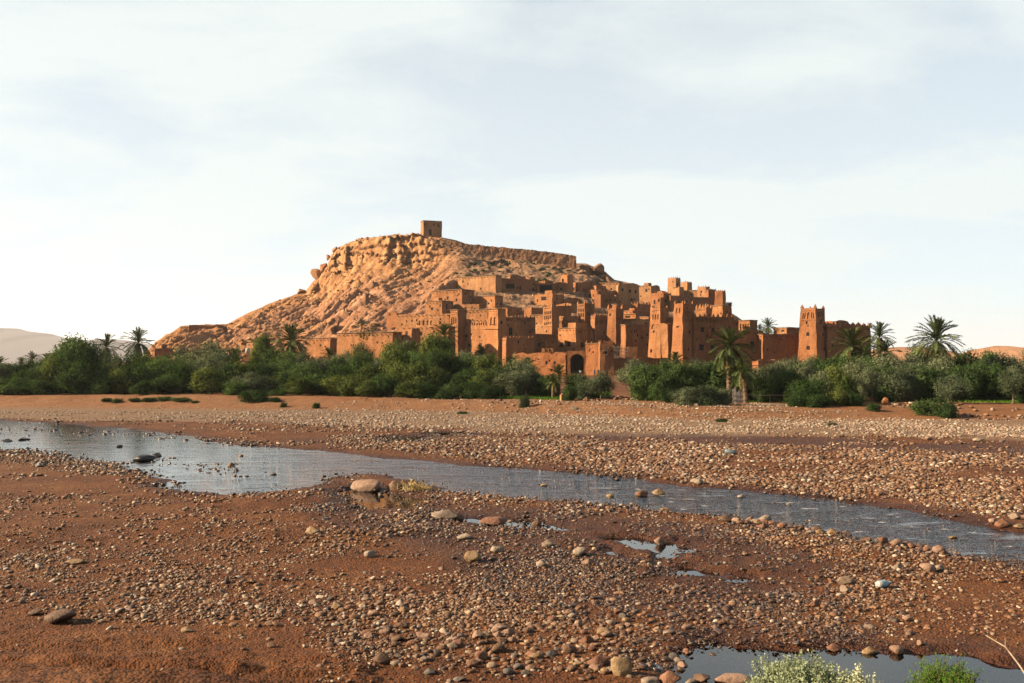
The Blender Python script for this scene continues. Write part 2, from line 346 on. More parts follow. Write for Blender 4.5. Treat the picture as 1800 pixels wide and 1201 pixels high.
EM = {'a': earth_mat('rammed_earth_orange', (.35, .150, .062), (.45, .205, .092)),
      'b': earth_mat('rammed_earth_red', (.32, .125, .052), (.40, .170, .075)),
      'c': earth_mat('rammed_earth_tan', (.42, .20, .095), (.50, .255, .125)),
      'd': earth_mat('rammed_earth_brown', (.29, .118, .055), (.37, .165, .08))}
m = NM('mud_roof'); m.princ(m.ramp(m.noise(.8, 4), [(.3, (.36, .19, .10)), (.7, (.47, .28, .17))]), .95); ROOF = m.m
m = NM('dark_wood'); m.princ(m.ramp(m.noise(3, 3, stretch=(4, 4, .6)), [(.3, (.022, .014, .01)), (.7, (.05, .032, .02))]), .7); WOOD = m.m
m = NM('reed_eave'); m.princ(m.ramp(m.noise(5, 3), [(.3, (.16, .085, .045)), (.7, (.40, .27, .17))]), .9); REED = m.m
m = NM('unlit_opening'); m.princ((.012, .011, .010), .8, None, .1); DARK_VOID = m.m  # near-black matt panel painting the unlit inside of windows and openings
m = NM('white_surround'); m.princ((.60, .50, .42), .9); SURR = m.m
m = NM('grey_timber'); m.princ(m.ramp(m.noise(4, 4, stretch=(1, 1, .3)), [(.3, (.22, .15, .10)), (.7, (.45, .35, .27))]), .85); TIMB = m.m

class MB:
    def __init__(s): s.v = []; s.f = []
    def quad(s, a, b, c, d): i = len(s.v); s.v += [a, b, c, d]; s.f.append((i, i + 1, i + 2, i + 3))
    def tri(s, a, b, c): i = len(s.v); s.v += [a, b, c]; s.f.append((i, i + 1, i + 2))
    def box(s, c, sx, sy, sz, rz=0.0, top=1.0):
        M = Matrix.Rotation(rz, 3, 'Z'); i = len(s.v); c = Vector(c)
        for z, k in ((-.5, 1), (.5, top)):
            for x, y in ((-.5, -.5), (.5, -.5), (.5, .5), (-.5, .5)): s.v.append(c + M @ Vector((x * sx * k, y * sy * k, z * sz)))
        s.f += [(i, i + 3, i + 2, i + 1), (i + 4, i + 5, i + 6, i + 7)] + [(i + j, i + (j + 1) % 4, i + 4 + (j + 1) % 4, i + 4 + j) for j in range(4)]
    def tube(s, pts, rad, n=6, cap=True):
        pts = [Vector(p) for p in pts]; base = len(s.v)
        for k, p in enumerate(pts):
            d = (pts[min(k + 1, len(pts) - 1)] - pts[max(k - 1, 0)]).normalized(); a = d.orthogonal().normalized() if k == 0 else (a - d * a.dot(d)).normalized()
            b = d.cross(a); r = rad[k] if isinstance(rad, (list, tuple)) else rad
            for j in range(n): s.v.append(p + (a * math.cos(j * math.tau / n) + b * math.sin(j * math.tau / n)) * r)
        for k in range(len(pts) - 1):
            for j in range(n): s.f.append((base + k * n + j, base + k * n + (j + 1) % n, base + (k + 1) * n + (j + 1) % n, base + (k + 1) * n + j))
        if cap: s.f += [tuple(base + j for j in range(n))[::-1], tuple(base + (len(pts) - 1) * n + j for j in range(n))]
    def wobble(s, amp=.09, f=.45):
        for i, p in enumerate(s.v): s.v[i] = p + mnoise.noise_vector(p * f) * amp + mnoise.noise_vector(p * (f * 4.3)) * amp * .35
    def erode(s, zt, amp, corners):
        for i, p in enumerate(s.v):
            k = (p.z - (zt - 1.6)) / 1.6
            if k > 0:
                d = min((p.xy - c.xy).length for c in corners); s.v[i] = p - Vector((0, 0, k * (amp * max(0, .35 + mnoise.noise(p * .33) + .5 * mnoise.noise(p * 1.3)) + .4 * amp * max(0, 1 - d / 1.2))))
    def mesh(s, name, mat, off=None, weld=True, smooth=False):
        me = mesh_py(name, [v - off for v in s.v] if off is not None else s.v, s.f, mat, smooth)
        if weld:
            bm = bmesh.new(); bm.from_mesh(me); bmesh.ops.remove_doubles(bm, verts=bm.verts, dist=.002); bm.to_mesh(me); bm.free()
        return me
def lin(a, b, cell_): 
    n = max(1, int(math.ceil((b - a) / cell_ - 1e-6))); return [a + (b - a) * i / n for i in range(n + 1)]
def wall_face(mb, P00, P10, P11, P01, holes, cell_=1.5):
    """one wall face with real recesses. holes: dicts u0,u1,v0,v1,depth,arch,back"""
    Wd = (P10 - P00).length; Hd = (P01 - P00).length
    nin = -(P10 - P00).cross(P01 - P00).normalized()
    def P(u, v): return (P00 * (1 - u) + P10 * u) * (1 - v) + (P01 * (1 - u) + P11 * u) * v
    us, vs_ = {0., 1.}, {0., 1.}
    for h in holes: us |= {h['u0'], h['u1']}; vs_ |= {h['v0'], h['v1']}
    us, vs_ = sorted(us), sorted(vs_)
    fu = sorted({round(q, 6) for a, b in zip(us, us[1:]) for q in lin(a, b, cell_ / Wd)}); fv = sorted({round(q, 6) for a, b in zip(vs_, vs_[1:]) for q in lin(a, b, cell_ / Hd)})
    for u0, u1 in zip(fu, fu[1:]):
        for v0, v1 in zip(fv, fv[1:]):
            uc, vc = (u0 + u1) / 2, (v0 + v1) / 2
            if any(h['u0'] < uc < h['u1'] and h['v0'] < vc < h['v1'] for h in holes): continue
            mb.quad(P(u0, v0), P(u1, v0), P(u1, v1), P(u0, v1))
    for h in holes:
        d = nin * h['depth']; u0, u1, v0, v1 = h['u0'], h['u1'], h['v0'], h['v1']
        if h.get('arch'):
            um, ru = (u0 + u1) / 2, (u1 - u0) / 2; rv = min(ru * Wd / Hd * h.get('rise', 1.0), (v1 - v0) * .8); N = h.get('seg', 4)
            arc = [(um - ru * math.cos(math.pi * k / (2 * N)), v1 - rv + rv * math.sin(math.pi * k / (2 * N))) for k in range(2 * N + 1)]
            for k in range(N): mb.tri(P(u0, v1), P(*arc[k]), P(*arc[k + 1]))
            for k in range(N, 2 * N): mb.tri(P(u1, v1), P(*arc[k]), P(*arc[k + 1]))
            ring_ = [(u0, v0), (u1, v0)] + arc[::-1]
        else: ring_ = [(u0, v0), (u1, v0), (u1, v1), (u0, v1)]
        pts = [P(*q) for q in ring_]
        for a, b in zip(pts, pts[1:] + pts[:1]): mb.quad(a, a + d, b + d, b)
        if h.get('back', True):
            i = len(mb.v); mb.v += [p + d for p in pts]; mb.f.append(tuple(range(i, i + len(pts))))
UNIT = {}
def unit_window(kind):
    if kind in UNIT: return UNIT[kind]
    mb = MB(); mb.box((0, 0, 0), 1, .04, 1)
    me = mb.mesh('window', DARK_VOID, weld=False); nb = len(me.polygons)
    if kind != 'dark':
        mb2 = MB(); t = .13
        for x in (-.5 + t / 2, .5 - t / 2): mb2.box((x, -.05, 0), t, .10, 1)
        for z in (-.5 + t / 2, .5 - t / 2): mb2.box((0, -.055, z), 1 - 2 * t, .09, t)
        if kind == 'shutter': mb2.box((0, -.04, 0), .06, .06, 1 - 2 * t); mb2.box((0, -.035, .02), 1 - 2 * t, .05, .06)
        V = mb.v + mb2.v; Fs = mb.f + [tuple(i + len(mb.v) for i in f) for f in mb2.f]
        me = mesh_py('window', V, Fs, DARK_VOID); me.materials.append(WOOD if kind != 'white' else SURR)
        for p in me.polygons[nb:]: p.material_index = 1
    UNIT[kind] = me; return me
def unit_merlon():
    if 'merlon' not in UNIT:
        mb = MB(); mb.box((0, 0, .2), 1, 1, .5, 0, .92); mb.box((0, 0, .6), .66, .66, .42, 0, .8); mb.box((0, 0, .93), .34, .34, .34, 0, .35); UNIT['merlon'] = mb
    return UNIT['merlon']
MERL = {k: unit_merlon().mesh('merlon', v, weld=False) for k, v in EM.items()}
def finish(root, mb, off, name, mat, wob=.09):
    if wob: mb.wobble(wob)
    return obj(name, mb.mesh(name, mat, off), root)
def house(label, Lx, Cx, Rx, top, base, t=30, D=None, name='house', cat='house', mat='a', batter=0.02, win=(), arches=(), merl=0, eave=None, ext=2.5, dots=(), door=(), group=None, parapet=.7, mh=.65, mw=.5):
    """An earth block whose near corner stands at photo column Cx: its left wall runs to column Lx, its right wall to Rx."""
    if D is None: D = hit(Cx, base)
    xc = (Cx - CX) / F * D
    if Lx >= Cx - .01: t = -math.degrees(math.atan2(xc, D))
    ct, st = math.cos(R(t)), math.sin(R(t))
    kR, kL = Rx - CX, Lx - CX
    wr = (kR * D - F * xc) / (F * ct - kR * st) if Rx > Cx + .01 else 0
    wl = (kL * D - F * xc) / (-F * st - kL * ct) if Lx < Cx - .01 else 0
    wr = min(max(wr, 3.0), 45); wl = min(max(wl, 3.0), 45)
    zt = H + (HY - top) / F * D; zb = H + (HY - base) / F * D - ext; hh = zt - zb
    ur, ul = Vector((ct, st, 0)), Vector((-st, ct, 0)); C0 = Vector((xc, D, 0))
    T = [C0, C0 + ur * wr, C0 + ur * wr + ul * wl, C0 + ul * wl]               # near, right, far, left
    cen = (T[0] + T[2]) / 2
    def flare(p, z): 
        q = p - C0; a, b = q.dot(ur), q.dot(ul); e = batter * (zt - z)
        return C0 + ur * (a + (e if a > wr / 2 else -e)) + ul * (b + (e if b > wl / 2 else -e)) + Vector((0, 0, z))
    top4 = [flare(p, zt) for p in T]; bot4 = [flare(p, zb) for p in T]
    off = Vector((cen.x, cen.y, zb + ext)); root = empty(name, off)
    tag(root, label, cat, group)
    FOOT.append((C0.copy(), ur.copy(), ul.copy(), wr, wl, zb + ext + .2, zt))
    def uv(px, py, face):
        v = (H + (HY - py) / F * D - zb) / hh
        u = (px - Lx) / (Cx - Lx) if face == 'L' else (px - Cx) / (Rx - Cx); return u, v
    def fsz(face): return (wl if face == 'L' else wr)
    holes = {'L': [], 'R': []}; wins = []
    pm = D / F
    def put(px, py, wpx, hpx, depth, arch, kind, rise=1.0, seg=3):
        face = 'L' if px < Cx else 'R'; span = (Cx - Lx) if face == 'L' else (Rx - Cx)
        if span < 3: return
        u, v = uv(px, py, face); q_ = 1.12 if kind else 1.0; du = wpx * q_ / span / 2; dv = hpx * q_ * pm / hh / 2
        if u - du < .02 or u + du > .98 or v + dv > .985: return
        hd = dict(u0=u - du, u1=u + du, v0=v - dv, v1=v + dv, depth=depth, arch=arch, rise=rise, seg=seg, back=True)
        for q in holes[face]:
            if q['u0'] < hd['u1'] and q['u1'] > hd['u0'] and q['v0'] < hd['v1'] and q['v1'] > hd['v0']: return
        holes[face].append(hd)
        if kind: wins.append((face, hd, kind))
    for wd in win:
        px, py = wd[:2]; wp = wd[2] if len(wd) > 2 else 3.6; hp = wd[3] if len(wd) > 3 else 5.0; kind = wd[4] if len(wd) > 4 else 'shutter'
        put(px, py, wp, hp, .28, kind == 'archw', 'dark' if kind == 'archw' else kind)
    for d_ in door: put(d_[0], d_[1], d_[2], d_[3], .35, len(d_) > 4 and d_[4] == 'arch', 'door')
    for (x0, x1, n, y0, y1) in arches:          # rows of blind arches
        for i in range(n):
            p = x0 + (x1 - x0) * (i + .5) / n; put(p, (y0 + y1) / 2, (x1 - x0) / n * .56, y1 - y0, .22, True, None, 1.2, 2)
    for (x0, x1, n, y0, wd_) in dots:           # rows of small square putlog holes
        for i in range(n): put(x0 + (x1 - x0) * (i + .5) / n, y0, wd_, wd_, .2, False, None)
    rw_ = random.Random(label)                   # small vents and slits, scattered as in the old walls
    for a_, b_ in ((Lx, Cx), (Cx, Rx)):
        if b_ - a_ > 14 and base - top > 13:
            for _ in range(int((b_ - a_) / 11) + 1):
                put(rw_.uniform(a_ + 2.5, b_ - 2.5), rw_.uniform(top + 6, min(base - 3, top + 40)), rw_.uniform(1.5, 2.6), rw_.uniform(2.4, 4.0), .28, False, rw_.choice(['dark', 'dark', 'shutter']))
    mb = MB(); faces = {'R': (bot4[0], bot4[1], top4[1], top4[0]), 'L': (bot4[3], bot4[0], top4[0], top4[3])}
    wall_face(mb, *faces['R'], holes['R']); wall_face(mb, *faces['L'], holes['L'])
    wall_face(mb, bot4[1], bot4[2], top4[2], top4[1], [], 3); wall_face(mb, bot4[2], bot4[3], top4[3], top4[2], [], 3)
    inn = []
    for i, p in enumerate(top4): 
        c3 = Vector((cen.x, cen.y, zt)); q = p - c3; a, b = q.dot(ur), q.dot(ul); k = .32; inn.append(c3 + ur * (a - math.copysign(k, a)) + ul * (b - math.copysign(k, b)))
    for i in range(4):
        j = (i + 1) % 4; n = max(2, int((top4[j] - top4[i]).length / 1.5)); dz = Vector((0, 0, -parapet))
        for q in range(n):
            f0, f1 = q / n, (q + 1) / n; a, b, c_, d_ = top4[i].lerp(top4[j], f0), top4[i].lerp(top4[j], f1), inn[i].lerp(inn[j], f1), inn[i].lerp(inn[j], f0)
            mb.quad(a, b, c_, d_); mb.quad(d_, c_, c_ + dz, d_ + dz)
    if not eave and not merl: mb.erode(zt, .75, top4)
    finish(root, mb, off, 'wall', EM[mat], .17)
    rb = MB(); dz = Vector((0, 0, -parapet + .05)); rb.quad(*[p.lerp(Vector((cen.x, cen.y, zt)), -.04) + dz for p in inn]); 
    obj('roof', rb.mesh('roof', ROOF, off), root)
    for face, hd, kind in wins:
        f = faces[face]; u, v = (hd['u0'] + hd['u1']) / 2, (hd['v0'] + hd['v1']) / 2
        p = (f[0] * (1 - u) + f[1] * u) * (1 - v) + (f[3] * (1 - u) + f[2] * u) * v
        ex = (f[1] - f[0]); n_in = -ex.cross(f[3] - f[0]).normalized(); p = p + n_in * hd['depth'] * .55
        o = obj('door' if kind == 'door' else 'window', unit_window('shutter' if kind == 'door' else kind), root)
        o.location = p - off; o.rotation_euler = (0, 0, math.atan2(ex.y, ex.x)); o.scale = ((hd['u1'] - hd['u0']) * ex.length * 1.02, 1, (hd['v1'] - hd['v0']) * (f[3] - f[0]).length * 1.02)
    if name == 'house' and min(wr, wl) > 4.5 and random.random() < .62:      # small room or broken parapet stub on the roof
        k = random.uniform(.28, .5); a0, b0 = random.uniform(.08, .9 - k), random.uniform(.25, .92 - k); pc = C0 + ur * wr * (a0 + k / 2) + ul * wl * (b0 + k / 2); hr = random.uniform(.9, 1.9)
        rm = MB(); rm.box(Vector((pc.x, pc.y, zt - parapet + hr / 2 + .3)), wr * k, wl * k, hr + .6, R(t), .97); rm.wobble(.10, .7); rmo = obj('roof_room', rm.mesh('roof_room', EM[mat], off, False), root)
        ob = obj('opening', unit_window('dark'), rmo); ob.location = (pc + ul * (-wl * k / 2 * .985) + ur * wr * k * random.uniform(-.2, .2)) - off + Vector((0, 0, zt - parapet + hr * .55)); ob.rotation_euler.z = R(t); ob.scale = (.55, 1.6, .75)  # thin near-black panel on the wall, painted as a shaded opening
    if name in ('house', 'kasbah') and random.random() < .6:                 # ends of the roof beams
        bb = MB()
        for (a, b, nn) in ((top4[3], top4[0], -ur), (top4[0], top4[1], -ul)):
            L_ = (b - a).length; nb_ = int(L_ / 1.3)
            for i in range(nb_): bb.box(a.lerp(b, (i + .5) / nb_) + nn * .12 - Vector((0, 0, .55)), .15, .55, .15, math.atan2(nn.y, nn.x) + math.pi / 2)
        if bb.v: obj('beam_ends', bb.mesh('beam_ends', WOOD, off, False), root)['kind'] = 'stuff'
    if eave:
        eb = MB(); e = .16 if eave is True else eave
        for (a, b, nn) in ((top4[3], top4[0], -ur), (top4[0], top4[1], -ul)):
            d_ = (b - a).normalized(); a2, b2 = a + nn * (e - .25), b + nn * (e - .25); z = Vector((0, 0, .13)); o_ = nn * .36
            lo = [a2, b2, b2 + o_, a2 + o_]; z0 = Vector((0, 0, .012 if nn == -ur else .02))
            lo = [q + z0 for q in lo]; hi = [q + z for q in lo]
            eb.quad(*lo); eb.quad(*hi[::-1])
            for i in range(4): eb.quad(lo[i], hi[i], hi[(i + 1) % 4], lo[(i + 1) % 4])
        eb.wobble(.05, .8); o = obj('eave', eb.mesh('eave', REED, off, False), root)
    if merl:
        cand = []
        if merl == 'corners': cand = [(top4[i], 1.0) for i in (0, 1, 3, 2)]
        else:
            n = merl
            for i in range(n): cand.append((top4[3].lerp(top4[0], (i + .1) / n), .9))
            k = max(1, round(n * (Rx - Cx) / max(Cx - Lx, 1)))
            k = min(k, 8)
            for i in range(k + 1): cand.append((top4[0].lerp(top4[1], i / k), .9))
        for p, s_ in cand:
            q = p.lerp(Vector((cen.x, cen.y, zt)), .32 / max((p - Vector((cen.x, cen.y, zt))).length, 1) * 1.0)
            o = obj('merlon', MERL[mat], root, q - off - Vector((0, 0, .03))); sc_ = s_ * random.uniform(.85, 1.15); o.scale = (mw * sc_, mw * sc_, mh * sc_); o.rotation_euler.z = R(t) + random.uniform(-.15, .15)
    return root, D, top4, off

# ------------------------------------------------------------------ the earth town, from the bank up to the summit
hs = house
GH = 'earth houses of the walled town'
GT = 'corner towers of the earth kasbahs'
# left foot of the hill
hs('low brown earth hut at the far left foot of the hill, behind palms', 268, 272, 304, 613, 634, 22, mat='d', eave=True)
hs('narrow lit earth pillar wall beside the white tank, left foot of hill', 438, 450, 453, 602, 632, 62, D=240, mat='c')
hs('plain lit earth box house behind the large palm at the hill foot', 541, 580, 591, 594, 628, 52, mat='a', eave=True)
hs('long low earth wall house behind the feathery tamarisk tree', 593, 690, 706, 584, 618, 58, D=247, mat='a', eave=True, win=[(701, 599, 3, 4)])
hs('square earth block with one window left of the deep shadowed gap', 705, 724, 737, 573, 612, 52, D=249, mat='a', win=[(715, 585, 3.4, 5)])
hs('broad earth block with a bricked window, right of the deep shadowed gap', 737, 788, 794, 572, 612, 60, D=252, mat='a', win=[(741, 586, 4, 6), (763, 583, 3.2, 5.5)])
hs('long upper wall with four pointed blind arches below the pink slope', 697, 790, 800, 550, 575, 60, D=266, mat='a', arches=[(736, 762, 4, 562, 571)], win=[(774, 567, 2.8, 4.5)])
hs('small ruined hut on the left end of the arched wall', 680, 697, 711, 547, 560, 50, D=283, mat='b', win=[(685, 552, 2.4, 4)])
# the twin-towered kasbah on the left
K1 = 255.0
hs('large lit kasbah wall with a row of blind arches between two towers', 810, 877, 940, 559, 636, 50, D=K1, name='kasbah', cat='kasbah', mat='a', batter=.015,
   arches=[(812, 857, 11, 563.5, 571)], win=[(820, 589, 3, 5.5, 'archw'), (844, 591, 2.4, 3.5), (826, 606, 4, 5), (845, 606, 4.5, 6.5), (866, 601, 4.5, 6), (870, 621, 2.4, 4), (855, 608, 2, 5, 'dark'), (897, 582, 5.5, 13), (917, 585, 5, 13), (882, 607, 2.6, 4)], merl=0,
   dots=[(815, 855, 7, 578, 1.2), (818, 860, 5, 598, 1.2)])
hs('left tower of the lit kasbah, dotted top and tall blind arches', 792, 805, 817, 545, 625, 45, D=K1 + 6, name='kasbah_tower', cat='tower', mat='a', batter=.03, arches=[(793.5, 803.5, 3, 557, 569)], dots=[(793.5, 804, 5, 549, 1.1), (793.5, 804, 5, 552.5, 1.1), (793.5, 804, 4, 573, 1.1)], win=[(798, 579, 2, 3.5, 'dark')], eave=True, group=GT)
hs('right tower of the lit kasbah above the wooden gallery beams', 858, 875, 886, 543, 630, 48, D=K1 - 1.5, name='kasbah_tower', cat='tower', mat='a', batter=.03, arches=[(861, 873, 2, 557, 571)], dots=[(860, 874, 6, 547.5, 1.1), (860, 874, 4, 552, 1.1)], win=[(880, 567, 2.4, 5, 'dark')], eave=True, group=GT)
hs('upper rear storey between the two lit kasbah towers', 822, 857, 862, 544, 575, 56, D=K1 + 14, mat='a', eave=True)
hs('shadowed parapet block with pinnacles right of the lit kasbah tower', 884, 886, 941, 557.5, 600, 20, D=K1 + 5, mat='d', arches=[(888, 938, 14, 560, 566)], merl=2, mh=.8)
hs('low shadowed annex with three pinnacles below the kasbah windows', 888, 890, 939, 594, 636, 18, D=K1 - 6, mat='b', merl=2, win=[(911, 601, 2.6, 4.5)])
# houses on the slope above the kasbah
hs('lit house with fluted front, upper of the two by pink gullies', 759, 812, 833, 509, 534, 52, mat='a', eave=True, win=[(767.5, 523, 3.6, 5, 'white'), (787, 523, 3, 5), (803, 527, 2.8, 4.5), (825, 526, 3.4, 5, 'white')])
hs('stepped house with thin flat roof at the edge of pink gullies', 748, 777, 797, 529, 549, 50, mat='a', eave=True, win=[(760, 542, 4, 5), (770, 545, 2, 3)])
hs('low terrace wall house between the two upper left houses', 795, 842, 850, 533, 552, 56, mat='a', win=[(819, 541, 3, 3.6), (834, 542.5, 3, 3.2)])
hs('small square house with white framed windows below the rubble slope', 834, 870, 884, 520, 543, 50, mat='a', win=[(859, 533, 3.6, 5.5, 'white'), (875, 533.5, 3, 5, 'white'), (880, 533.5, 2.6, 5)], eave=True)
hs('low house block behind the right tower of the lit kasbah', 872, 892, 918, 538, 556, 45, mat='b')
hs('large plain lit house standing highest beside the rocky slope', 805, 871, 882, 483.5, 516, 55, mat='c', eave=True, win=[(830, 509.5, 4.6, 5, 'white'), (814, 510.5, 3, 3.5), (816, 500, 1.5, 1.5, 'dark')])
hs('tiny lit chimney block on the roof behind the highest lit house', 881, 886, 889, 478, 492, 45, D=388, mat='a')
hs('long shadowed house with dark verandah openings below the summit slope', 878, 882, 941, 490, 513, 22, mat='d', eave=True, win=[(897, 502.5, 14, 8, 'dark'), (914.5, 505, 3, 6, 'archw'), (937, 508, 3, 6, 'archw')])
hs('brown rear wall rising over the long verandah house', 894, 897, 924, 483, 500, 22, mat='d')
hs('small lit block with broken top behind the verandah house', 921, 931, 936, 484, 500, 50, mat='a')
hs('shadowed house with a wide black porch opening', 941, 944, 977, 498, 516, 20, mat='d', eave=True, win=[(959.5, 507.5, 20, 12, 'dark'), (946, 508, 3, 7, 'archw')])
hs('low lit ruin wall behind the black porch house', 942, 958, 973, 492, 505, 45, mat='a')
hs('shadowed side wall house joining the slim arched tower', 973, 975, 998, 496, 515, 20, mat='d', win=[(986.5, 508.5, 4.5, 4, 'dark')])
hs('slim tower with one arched window near the middle of the slope', 988, 997, 1005, 480, 516, 45, name='house_tower', cat='tower', mat='a', batter=.02, win=[(991.5, 492.5, 2.6, 5.5, 'archw')])
hs('house with a dark doorway right of the slim arched tower', 1004, 1016, 1048, 494, 515, 35, mat='b', win=[(1019, 503, 2, 2.5, 'dark')], door=[(1009, 508, 3.4, 6)])
hs('wide lit house wall crossed by a soft shadow below the ruin', 1046, 1087, 1090, 496, 515, 60, mat='c', eave=True)
hs('small corner block left of the wide lit house wall', 1038, 1047, 1060, 493, 506, 48, D=392, mat='b')
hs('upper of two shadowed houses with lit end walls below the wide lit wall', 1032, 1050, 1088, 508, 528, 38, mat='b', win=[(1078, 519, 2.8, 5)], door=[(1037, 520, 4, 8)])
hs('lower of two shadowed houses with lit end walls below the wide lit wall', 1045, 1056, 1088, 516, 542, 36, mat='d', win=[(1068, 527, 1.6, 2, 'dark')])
hs('tall brown house front with three square windows on the skyline', 1085, 1087, 1123, 497, 535, 9, mat='c', win=[(1094.5, 509.5, 3, 5), (1107.5, 511.5, 3, 5), (1117, 512.5, 2.8, 5), (1093.5, 525, 1.6, 3, 'dark')], door=[(1110, 529, 3.4, 8)])
hs('skyline house with one window and an ochre left wall', 1122, 1144, 1160, 500, 532, 48, mat='c', win=[(1136.5, 510.5, 3, 5)])
hs('brown house with finials and paired windows under the skyline house', 1144, 1166, 1180, 515, 541, 46, mat='b', merl=4, mh=.6, mw=.4, win=[(1158.5, 528, 3.2, 5), (1150.5, 530, 2.6, 6.5, 'dark'), (1170, 528.5, 2.4, 4.5), (1174, 528.5, 2.4, 4.5)])
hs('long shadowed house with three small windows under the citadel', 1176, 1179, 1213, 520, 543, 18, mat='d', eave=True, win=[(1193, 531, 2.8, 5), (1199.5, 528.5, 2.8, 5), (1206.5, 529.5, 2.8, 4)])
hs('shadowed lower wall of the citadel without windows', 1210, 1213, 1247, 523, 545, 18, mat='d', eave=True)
# citadel on the skyline
GC = 'citadel blocks on the skyline'
hs('tallest crenellated citadel tower on the right skyline', 1174, 1188, 1196, 488.5, 522, 46, D=385, name='citadel_tower', cat='tower', mat='c', merl=3, mh=.7, mw=.35, win=[(1183, 495, 1.4, 2, 'dark'), (1190.5, 500, 2.4, 4, 'dark')], group=GC)
hs('second crenellated citadel tower right behind the tallest one', 1197, 1208, 1216, 496, 515, 46, D=391, name='citadel_tower', cat='tower', mat='c', merl=3, mh=.7, mw=.35, group=GC)
hs('lit lower front block of the citadel below the tallest tower', 1182, 1194, 1199, 503, 524, 46, D=380, mat='c')
hs('long lit citadel wall between the crenellated towers', 1193, 1232, 1236, 510, 528, 58, D=379, mat='c', eave=True)
hs('crenellated corner block at the right end of the lit citadel wall', 1226, 1241, 1246, 504, 526, 52, D=376, name='citadel_tower', cat='tower', mat='c', merl=3, mh=.7, mw=.35, win=[(1232, 518, 1.8, 2.4, 'dark')], group=GC)
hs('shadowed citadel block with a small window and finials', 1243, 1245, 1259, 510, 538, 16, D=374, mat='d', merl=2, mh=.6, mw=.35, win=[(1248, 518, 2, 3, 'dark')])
hs('rightmost citadel block with sheer right edge against the sky', 1257, 1270, 1273, 511, 540, 56, D=371, mat='b', merl=3, mh=.6, mw=.35)
# middle of the town
hs('house with broken crenellated roof terrace below the black porch', 940, 971, 991, 517, 539, 48, mat='a', win=[(956, 524, 8, 6, 'dark'), (979, 525, 1.6, 3, 'dark')], merl=4, mh=.4, mw=.45)
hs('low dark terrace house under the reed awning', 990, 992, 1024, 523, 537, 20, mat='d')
hs('lit rear wall house between the two decorated towers', 978, 1004, 1017, 532, 552, 52, mat='a', win=[(994.5, 535.5, 2, 5, 'dark')])
hs('pink lit back wall right of the left decorated tower', 971, 974, 1004, 538.5, 556, 8, D=285, mat='a', eave=True)
hs('small house with broken parapet left of the decorated tower', 925, 934, 960, 541, 572, 42, mat='b', merl=2, mh=.4)
hs('lit terrace block left of the decorated tower base', 932, 955, 960, 553.5, 584, 55, D=281, mat='a', eave=True)
hs('pale ragged lit wall at the foot of the left decorated tower', 940, 956, 962, 567, 592, 52, D=277, mat='c')
hs('left decorated tower of the middle kasbah, carved with blind arches', 956.5, 970, 976.5, 538, 590, 50, D=274, name='kasbah_tower', cat='tower', mat='a', batter=.025,
   arches=[(958, 969.5, 4, 546, 552), (958, 969.5, 4, 554, 561), (958, 969.5, 4, 566, 571)], dots=[(958, 969.5, 6, 541.5, 1.2), (958, 969.5, 5, 574.5, 1)], win=[(962.5, 582, 1.8, 3, 'dark')], merl='corners', group=GT)
hs('lit kasbah curtain wall with a row of keyhole niches between decorated towers', 976, 1017, 1020, 555, 582, 58, D=276, name='kasbah', cat='kasbah', mat='a', arches=[(979, 1011, 9, 562, 568)], merl=2, mh=.7)
hs('right decorated tower of the middle kasbah with wide shadowed side', 1014.5, 1028, 1045, 533.5, 582, 40, D=275, name='kasbah_tower', cat='tower', mat='a', batter=.025,
   arches=[(1016, 1027, 4, 542, 548), (1016, 1027, 4, 550, 557), (1016, 1027, 3, 560, 566), (1030, 1043, 4, 548, 556)], dots=[(1016, 1027, 6, 537.5, 1.2), (1016, 1027, 5, 570, 1)], merl='corners', mh=.7, group=GT)
hs('plain house with two shuttered windows above the gate wall', 981, 1012, 1056, 576.5, 620, 42, mat='a', eave=True, win=[(988.3, 605.5, 5, 7.5), (1000, 605, 5, 7.5), (1023, 606, 5, 8)])
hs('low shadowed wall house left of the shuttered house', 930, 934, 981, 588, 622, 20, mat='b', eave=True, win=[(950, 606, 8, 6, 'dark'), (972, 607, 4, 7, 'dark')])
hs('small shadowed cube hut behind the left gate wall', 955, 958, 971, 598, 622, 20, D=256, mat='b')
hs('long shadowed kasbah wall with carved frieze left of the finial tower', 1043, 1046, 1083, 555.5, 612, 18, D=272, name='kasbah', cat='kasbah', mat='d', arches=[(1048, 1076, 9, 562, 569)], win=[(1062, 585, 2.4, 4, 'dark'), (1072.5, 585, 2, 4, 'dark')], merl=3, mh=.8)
hs('finial topped tower of the shadowed kasbah in mid town', 1070, 1083, 1096, 542, 614, 44, D=270, name='kasbah_tower', cat='tower', mat='b', batter=.02, arches=[(1084.5, 1094.5, 3, 558, 566)], win=[(1073.5, 553, 2.6, 4, 'archw'), (1091, 586, 1.8, 4, 'dark')], dots=[(1071, 1082, 5, 546.5, 1.1), (1085, 1095, 4, 570, 1.1)], merl='corners', mh=1.0, mw=.6, group=GT)
